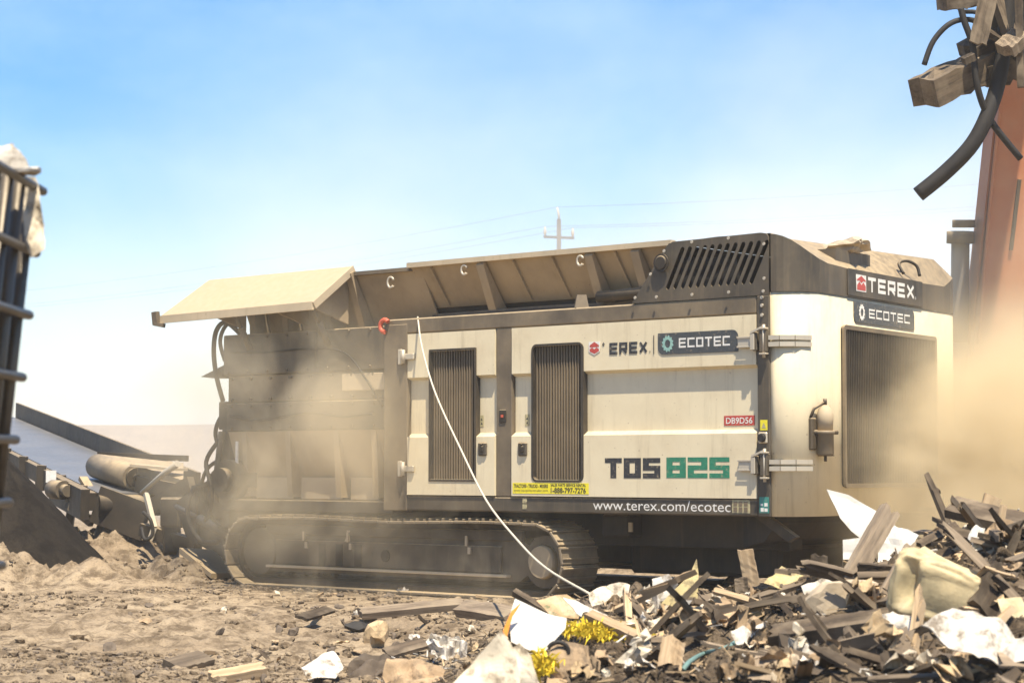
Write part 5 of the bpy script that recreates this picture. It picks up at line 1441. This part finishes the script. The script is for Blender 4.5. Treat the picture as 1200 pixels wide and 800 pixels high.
# --- load held in the grapple
planks('timber_beam', 'beam_timber', (1080, 112), (1176, 66), 18.8, 19.3, 0.32, 0.25, 'thick rough timber beam held in the grapple', 'beam', 51, 10, 0.10, free=True)
tb = MB().tube([at(1076, 228, 19.0), at(1110, 200, 18.95), at(1140, 168, 18.9), at(1160, 128, 18.9), at(1172, 85, 18.95), at(1180, 20, 19.0), at(1183, -30, 19.0)], 0.072, 10).build('rubber_strip', 'rubber')
tag(tb, 'heavy black rubber strip drooping from the grapple', 'rubber strip')
planks('grapple_board', 'beam_timber', (1145, 55), (1160, -10), 18.7, 18.7, 0.16, 0.04, 'pale weathered board upright in the grapple load', 'board', 53, 80, 0.08, free=True)
planks('grapple_board', 'dark_timber', (1102, 4), (1150, -2), 18.9, 19.0, 0.2, 0.12, 'dark board end at the top of the grapple load', 'board', 54, 10, 0.03, free=True)
planks('grapple_board', 'dark_timber', (1130, 62), (1215, 18), 19.1, 19.3, 0.3, 0.12, 'dark planks clenched across the grapple load', 'board', 55, 20, 0.05, free=True)
planks('grapple_board', 'dark_timber', (1128, 72), (1142, 66), 18.6, 18.6, 0.1, 0.06, 'small dark block wedged on the timber beam', 'block', 56, 20, 0.05, free=True)
planks('grapple_board', 'grey_timber', (1176, 60), (1200, 40), 18.7, 18.8, 0.22, 0.1, 'grey rubble block in the grapple load', 'block', 57, 20, 0.1, free=True)
planks('grapple_board', 'dark_timber', (1192, -20), (1198, 105), 18.7, 18.8, 0.12, 0.06, 'dark upright slat at the right of the grapple load', 'board', 58, 80, 0.05, free=True)
planks('grapple_board', 'dark_timber', (1150, 90), (1205, 70), 19.1, 19.2, 0.26, 0.2, 'thick dark beam end under the grapple jaws', 'beam', 59, 20, 0.08, free=True)
planks('grapple_board', 'dark_timber', (1152, 34), (1200, 60), 18.9, 19.0, 0.14, 0.05, 'dark slat slanting across the grapple load', 'board', 60, 40, 0.1, free=True)
planks('grapple_board', 'grey_timber', (1166, -12), (1186, 50), 18.9, 19.0, 0.2, 0.06, 'grey plank upright behind the rubber strip', 'board', 61, 70, 0.1, free=True)
c = MB().tube([at(1083, 76, 18.8), at(1094, 48, 18.8), at(1115, 27, 18.8), at(1140, 24, 18.9), at(1160, 40, 19.0)], 0.025, 8).build('cable', 'rubber')
tag(c, 'thin black cable curling out of the grapple load', 'cable')
c = MB().tube([at(1126, 10, 18.8), at(1130, 25, 18.8), at(1140, 55, 18.8), at(1145, 100, 18.8), at(1160, 140, 18.9), at(1196, 186, 19.0)], 0.03, 8).build('cable', 'rubber')
tag(c, 'long black cable hanging down in front of the orange boom', 'cable')
c = MB().tube([at(1126, 14, 18.9), at(1140, 14, 18.8), at(1152, 16, 18.8)], 0.02, 8).build('cable', 'rubber')
tag(c, 'short black cable stub near the dark board end', 'cable')
# cloth over the cage
px_sheet('draped_cloth', 'white_cloth', [(-60, 180), (-20, 168), (2, 160), (10, 176), (26, 184), (44, 204), (42, 216), (10, 210), (-60, 204)], 5.9, 'white cloth heaped on top of the wire caged tank', 'cloth', 0.05, 6, 61, 40, 0, 0.01, cuts=4, free=True)
px_sheet('hanging_cloth', 'beige_cloth', [(24, 203), (40, 206), (43, 235), (52, 296), (38, 304), (31, 285), (26, 240)], 6.10, 'long cream rag hanging off the caged tank corner', 'rag', 0.03, 6, 62, 3, 0, 0.008, cuts=3, free=True)

# --- scattered small pieces one could still pick up
rs = random.Random(99)
KEEP = ((655, 728, 745, 765), (900, 722, 1062, 752), (798, 748, 868, 790), (590, 702, 668, 768), (1045, 640, 1160, 722), (948, 684, 1012, 728), (1095, 718, 1200, 770), (770, 660, 822, 712), (985, 600, 1060, 690))     # where the larger pieces lie open
def scatter(nm, count, region, kinds, cat, sink=0.25, lean=0.5, smin=0.6, smax=1.5):
    """kinds: list of (meshes, height, label, group)"""
    for k in range(count):
        while True:
            px, py = region(rs)
            p = on(px, py)
            if p.y < 30 and not any(x0 < px < x1 and y0 < py < y1 for x0, y0, x1, y1 in KEEP): break
        metas, h, label, group = kinds[rs.randrange(len(kinds))]
        o = link(nm, metas[rs.randrange(len(metas))])
        s = rs.uniform(smin, smax)
        o.location = p + Vector((0, 0, h * s * (0.5 - sink)))
        o.rotation_euler = (rs.gauss(0, lean), rs.gauss(0, lean), rs.uniform(0, 6.28))
        o.scale = (s, s, s)
        tag(o, label, cat, group)
def reg_mound(r):
    while True:
        x, y = r.uniform(540, 1200), r.uniform(600, 800)
        top = np.interp(x, [540, 690, 800, 900, 990, 1050, 1110, 1200], [800, 705, 700, 690, 668, 650, 612, 610])
        if y > top + 4: return x, y
def reg_crest(r):
    x = r.uniform(640, 1200)
    top = np.interp(x, [540, 690, 800, 900, 990, 1050, 1110, 1200], [800, 705, 700, 690, 668, 650, 612, 610])
    return x, top + abs(r.gauss(0, 1)) * 26 + 6
def reg_left(r):
    while True:
        x, y = r.uniform(0, 620), r.uniform(695, 800)
        if x > 300 or r.random() < 0.3: return x, y
TIM = [('grey_timber', 'grey'), ('dark_timber', 'dark brown'), ('tan_timber', 'pale tan')]

def lath(mat, L, W, T, sd, n=5): return [plank_mesh('splinter', mat, L * f, W * w_, T * t_, sd + j, jg, 0.03, n) for j, (f, w_, t_, jg) in enumerate(((0.5, 1.3, 0.8, 0.35), (0.8, 0.9, 1.2, 0.25), (1.1, 0.7, 0.8, 0.4), (1.4, 0.5, 1.3, 0.2), (2.2, 0.45, 1.2, 0.3), (0.6, 1.5, 0.6, 0.45), (0.9, 0.35, 1.4, 0.5)))]
def reg_right(r):
    while True:
        x, y = reg_mound(r) if r.random() < 0.6 else reg_crest(r)
        if x > 960 or r.random() < 0.25: return x, y
scatter('broken_board', 170, reg_right, [(lath(m_, 0.30, 0.052, 0.013, 500 + 10 * k, 7), 0.03, c_ + ' broken board lying loose among the mound debris', c_ + ' broken boards on the mound') for k, (m_, c_) in enumerate(TIM + TIM[:2] + TIM[1:2])], 'board', 0.5, 0.40, 0.7, 1.9)
scatter('splinter', 260, lambda r: reg_mound(r) if r.random() < 0.5 else reg_crest(r), [(lath(m_, 0.11, 0.024, 0.012, 200 + 10 * k), 0.02, 'small ' + c_ + ' wood splinter scattered over the debris mound', c_ + ' splinters on the mound') for k, (m_, c_) in enumerate(TIM + TIM[:2])], 'splinter', 0.4)
scatter('splinter', 60, reg_left, [(lath(m_, 0.10, 0.022, 0.012, 260 + 10 * k), 0.02, 'small ' + c_ + ' wood splinter lying on the open dirt', c_ + ' splinters on the dirt') for k, (m_, c_) in enumerate(TIM)], 'splinter', 0.1, 0.2)
def clods(mat, r_, sd): return [chunk('clod', mat, r_ + 0.005 * j, (1.2, 0.9, 0.65), sd + j, 2, 0.5) for j in range(4)]
scatter('clod', 56, reg_mound, [(clods('mound_soil', 0.030, 300), 0.04, 'dark earth clod lying on the debris mound', 'dark clods on the mound'), (clods('pale_stone', 0.022, 310), 0.03, 'pale stone lying on the debris mound', 'pale stones on the mound')], 'clod', 0.3)
scatter('clod', 70, reg_left, [(clods('dry_dirt', 0.032, 330), 0.04, 'pale earth clod lying on the open dirt', 'pale clods on the dirt'), (clods('dark_stone', 0.024, 340), 0.03, 'dark stone lying on the open dirt', 'dark stones on the dirt')], 'clod', 0.3)
def scraps(mat, sd, f=1.0, cr=0.03):
    res = []
    for k in range(4):
        rr = random.Random(sd + k)
        ol = [(0.045 * f * rr.uniform(0.5, 1.5) * math.cos(a), 0.036 * f * rr.uniform(0.5, 1.5) * math.sin(a)) for a in [2 * math.pi * j / 7 for j in range(7)]]
        me = sheet_mesh('scrap', mat, ol, cr, 14 if f < 1.2 else 17, sd + k, cuts=2 if f < 1.2 else 4)
        me.transform(Matrix.Rotation(R(60), 4, 'X')); res.append(me)
    return res
SCR = [('white_cloth', 'white paper'), ('beige_cloth', 'beige cloth'), ('dark_carton', 'dark carton'), ('cardboard', 'tan cardboard'), ('brown_paper', 'brown paper'), ('brown_paper', 'brown paper')]
scatter('scrap', 130, lambda r: reg_mound(r) if r.random() < 0.5 else reg_crest(r), [(scraps(m_, 400 + 10 * k), 0.05, 'crumpled ' + c_ + ' scrap among the mound debris', c_ + ' scraps on the mound') for k, (m_, c_) in enumerate(SCR)], 'scrap', 0.1)
BIG = [('brown_paper', 'brown paper'), ('dark_carton', 'dark carton'), ('cardboard', 'tan cardboard'), ('beige_cloth', 'beige cloth'), ('dark_carton', 'dark carton'), ('white_cloth', 'white paper'), ('brown_paper', 'brown paper')]
scatter('torn_sheet', 48, lambda r: reg_mound(r) if r.random() < 0.6 else reg_crest(r), [(scraps(m_, 600 + 10 * k, 1.6, 0.07), 0.05, 'large torn crumpled ' + c_ + ' sheet in the mound', 'large ' + c_ + ' sheets in the mound') for k, (m_, c_) in enumerate(BIG)], 'sheet', 0.1, 0.6)
scatter('scrap', 20, reg_left, [(scraps(m_, 460 + 10 * k), 0.05, 'crumpled ' + c_ + ' scrap lying on the open dirt', c_ + ' scraps on the dirt') for k, (m_, c_) in enumerate(SCR)], 'scrap', 0.1)

# --- crumbs of dirt nobody could count
def crumbs(name, n, sampler, rmin, rmax, mat, seed):
    rnd = random.Random(seed); nr = np.random.RandomState(seed)
    base = []
    for k in range(6):
        bm = bmesh.new(); bmesh.ops.create_icosphere(bm, subdivisions=1, radius=1)
        V_ = np.array([v.co[:] for v in bm.verts]); F_ = np.array([[v.index for v in f.verts] for f in bm.faces]); bm.free()
        V_ = V_ * (0.72 + 0.5 * nr.rand(len(V_), 1)); base.append((V_, F_))
    VS = []; FS = []; off = 0
    pts = sampler(nr, n)
    hz = np.maximum(ground_h(pts[:, 0], pts[:, 1]), mound_h(pts[:, 0], pts[:, 1]))
    for i in range(len(pts)):
        V_, F_ = base[rnd.randrange(6)]
        r = rmin * (rmax / rmin) ** (rnd.random() ** 2.2)
        a = rnd.random() * 6.28; ca, sa = math.cos(a), math.sin(a)
        Q = V_ * np.array([1.25, 0.9, 0.7]) * r
        Q = np.stack([Q[:, 0] * ca - Q[:, 1] * sa, Q[:, 0] * sa + Q[:, 1] * ca, Q[:, 2]], 1)
        VS.append(Q + np.array([pts[i, 0], pts[i, 1], hz[i] + r * 0.25])); FS.append(F_ + off); off += len(V_)
    VS = np.concatenate(VS); FS = np.concatenate(FS)
    me = bpy.data.meshes.new(name); me.from_pydata(VS.tolist(), [], FS.tolist()); me.materials.append(M[mat])
    return tag(link(name, me), kind='stuff')
def samp_ground(nr, n):
    y = 10.5 + 12.5 * nr.rand(n * 3) ** 1.2; x = -0.26 * y + nr.rand(n * 3) * (0.26 * y + 2.0)
    dens = fbm(x * 0.5, y, 0.8, 3, 21) + 0.25 * fbm(x, y, 3, 2, 8)
    k = dens > 0.02 + 0.12 * nr.rand(n * 3)
    u_x = (x - 2.0275) * 0.7512 + (y - 16.67) * -0.6601; u_y = (x - 2.0275) * 0.6601 + (y - 16.67) * 0.7512
    k &= ~((u_y > -0.02) & (u_x > -6.6) & (u_x < 0.4))
    return np.stack([x[k], y[k]], 1)[:n]
def samp_mound(nr, n):
    y = 7.0 + 6.2 * nr.rand(n * 2); x = -0.9 + nr.rand(n * 2) * (0.42 * y + 1.2)
    k = mound_h(x, y) > 0.0
    return np.stack([x[k], y[k]], 1)[:n]
crumbs('dirt_crumbs', 9000, samp_ground, 0.005, 0.034, 'dry_dirt', 1)['label'] = 'loose crumbs of pale dirt strewn over the open ground'
def samp_wide(nr, n):
    y = 11.0 + 13.5 * nr.rand(n * 2) ** 0.9; x = -0.27 * y + nr.rand(n * 2) * (0.27 * y + 1.5)
    u_x = (x - 2.0275) * 0.7512 + (y - 16.67) * -0.6601; u_y = (x - 2.0275) * 0.6601 + (y - 16.67) * 0.7512
    k = ~((u_y > -0.05) & (u_x > -6.6) & (u_x < 0.4)) & (fbm(x * 0.6, y, 0.9, 3, 33) > -0.12)
    return np.stack([x[k], y[k]], 1)[:n]
crumbs('loose_dirt', 3000, samp_wide, 0.006, 0.045, 'dry_dirt', 5)['label'] = 'lumps of broken dirt over the open ground'
crumbs('dark_crumbs', 5000, samp_ground, 0.005, 0.022, 'dark_stone', 3)['label'] = 'loose dark grit strewn over the open ground'
crumbs('soil_crumbs', 16000, samp_mound, 0.004, 0.017, 'mound_soil', 2)['label'] = 'loose crumbs of dark soil covering the debris mound'
def straw(n, seed):
    nr = np.random.RandomState(seed); p = samp_mound(nr, n); mb = MB()
    hz = np.maximum(ground_h(p[:, 0], p[:, 1]), mound_h(p[:, 0], p[:, 1])); rnd = random.Random(seed)
    for i in range(len(p)):
        d = Vector((rnd.gauss(0, 1), rnd.gauss(0, 1), rnd.gauss(0.1, 0.4))).normalized() * rnd.uniform(0.015, 0.06)
        c = Vector((p[i, 0], p[i, 1], hz[i] + 0.012))
        mb.bar(c - d, c + d, rnd.uniform(0.003, 0.010), rnd.uniform(0.003, 0.007))
    return mb
for k, (mt, n) in enumerate((('tan_chips', 2000), ('dark_timber', 3500), ('white_cloth', 450))):
    o = straw(n, 20 + k).build('shredded_chips', mt)
    tag(o, ['loose tan shredded chips over the mound', 'loose dark shredded chips over the mound', 'loose white shredded flakes over the mound'][k], kind='stuff')

# ================================================================== DUST IN THE AIR
def cloud(name, loc, size, dens, scale, seed, label, rz=0.0, lo=0.40, hi=0.68, color=(0.95, 0.86, 0.67), power=1.0):
    m = bpy.data.materials.new('dust_' + str(seed)); m.use_nodes = True
    t = m.node_tree; t.nodes.clear()
    out_ = t.nodes.new('ShaderNodeOutputMaterial')
    pv = t.nodes.new('ShaderNodeVolumePrincipled')
    pv.inputs['Color'].default_value = (*color, 1)
    pv.inputs['Anisotropy'].default_value = 0.0
    v = coords(t)
    ln = t.nodes.new('ShaderNodeVectorMath'); ln.operation = 'LENGTH'
    t.links.new(v, ln.inputs[0])
    fall = t.nodes.new('ShaderNodeMapRange'); fall.interpolation_type = 'SMOOTHSTEP'
    fall.inputs['From Min'].default_value = 1.0; fall.inputs['From Max'].default_value = 0.15
    t.links.new(ln.outputs['Value'], fall.inputs['Value'])
    v2 = coords(t, tuple(s_ for s_ in size), loc=(seed * 3.1, seed * 1.7, seed * 0.9))
    nf = noise_n(t, v2, scale, 5, 0.62)
    nf.node.inputs['Distortion'].default_value = 0.9
    nn_ = t.nodes.new('ShaderNodeMapRange'); nn_.interpolation_type = 'SMOOTHSTEP'
    nn_.inputs['From Min'].default_value = lo; nn_.inputs['From Max'].default_value = hi
    t.links.new(nf, nn_.inputs['Value'])
    dn = math_n(t, 'MULTIPLY', math_n(t, 'MULTIPLY', fall.outputs['Result'], nn_.outputs['Result']), dens)
    t.links.new(dn, pv.inputs['Density'])
    t.links.new(pv.outputs[0], out_.inputs['Volume'])
    bm = bmesh.new(); bmesh.ops.create_icosphere(bm, subdivisions=3, radius=1.0)
    me = bpy.data.meshes.new(name); bm.to_mesh(me); bm.free()
    me.materials.append(m)
    o = link(name, me); o.location = loc; o.scale = size; o.rotation_euler = (0, 0, rz)
    m.cycles.volume_step_rate = 0.6
    tag(o, label, kind='stuff')
    return o
def ml(x, y, z): return MWM @ Vector((x, y, z))
cloud('dust_cloud', (5.2, 18.7, 0.95), (3.3, 2.4, 2.0), 4.8, 0.95, 1, 'dense pale dust billowing round the end of the shredder', lo=0.32, hi=0.62, color=(0.93, 0.77, 0.51))
cloud('dust_cloud', ml(0.95, 2.0, 1.0), (1.35, 2.2, 1.9), 2.0, 0.95, 5, 'pale dust drifting across the end grille of the shredder', MTH, lo=0.32, hi=0.70, color=(0.94, 0.80, 0.55))
cloud('dust_cloud', ml(-5.4, -0.30, 1.45), (2.5, 0.9, 1.7), 1.5, 1.0, 2, 'pale dust drifting along the shredding chamber', MTH, lo=0.36, hi=0.72, color=(0.94, 0.82, 0.60))
cloud('dust_cloud', ml(-3.2, -0.8, 0.35), (2.8, 0.7, 0.8), 0.55, 1.3, 3, 'low dust drifting along the near track', MTH, lo=0.46, hi=0.74, color=(0.94, 0.82, 0.60))
cloud('dust_cloud', (5.2, 20.6, 2.7), (1.9, 1.6, 2.1), 0.35, 0.9, 7, 'thin dust rising round the excavator boom', lo=0.30, hi=0.70, color=(0.95, 0.83, 0.60))
cloud('dust_plume', (12.0, 52.0, 2.0), (34.0, 17.0, 13.5), 0.115, 0.09, 8, 'broad white dust plume hanging in the air behind the shredder', lo=0.25, hi=0.75, color=(0.98, 0.97, 0.95))
cloud('dust_cloud', ml(-3.0, 2.5, 3.0), (4.2, 1.8, 1.0), 0.35, 0.6, 6, 'thin dust rising out of the shredder hopper', MTH, lo=0.40, hi=0.75)

hz_ = MB().box(-850, 850, -70, 850, -1.6, 17.5, ch=0)
ho = hz_.build('haze', None)
m = bpy.data.materials.new('haze_air'); m.use_nodes = True
t = m.node_tree; t.nodes.clear()
out_ = t.nodes.new('ShaderNodeOutputMaterial'); pv = t.nodes.new('ShaderNodeVolumePrincipled')
pv.inputs['Color'].default_value = (0.97, 0.95, 0.91, 1); pv.inputs['Density'].default_value = 0.0012; pv.inputs['Anisotropy'].default_value = 0.0
t.links.new(pv.outputs[0], out_.inputs['Volume'])
ho.data.materials.append(m)
tag(ho, kind='stuff')
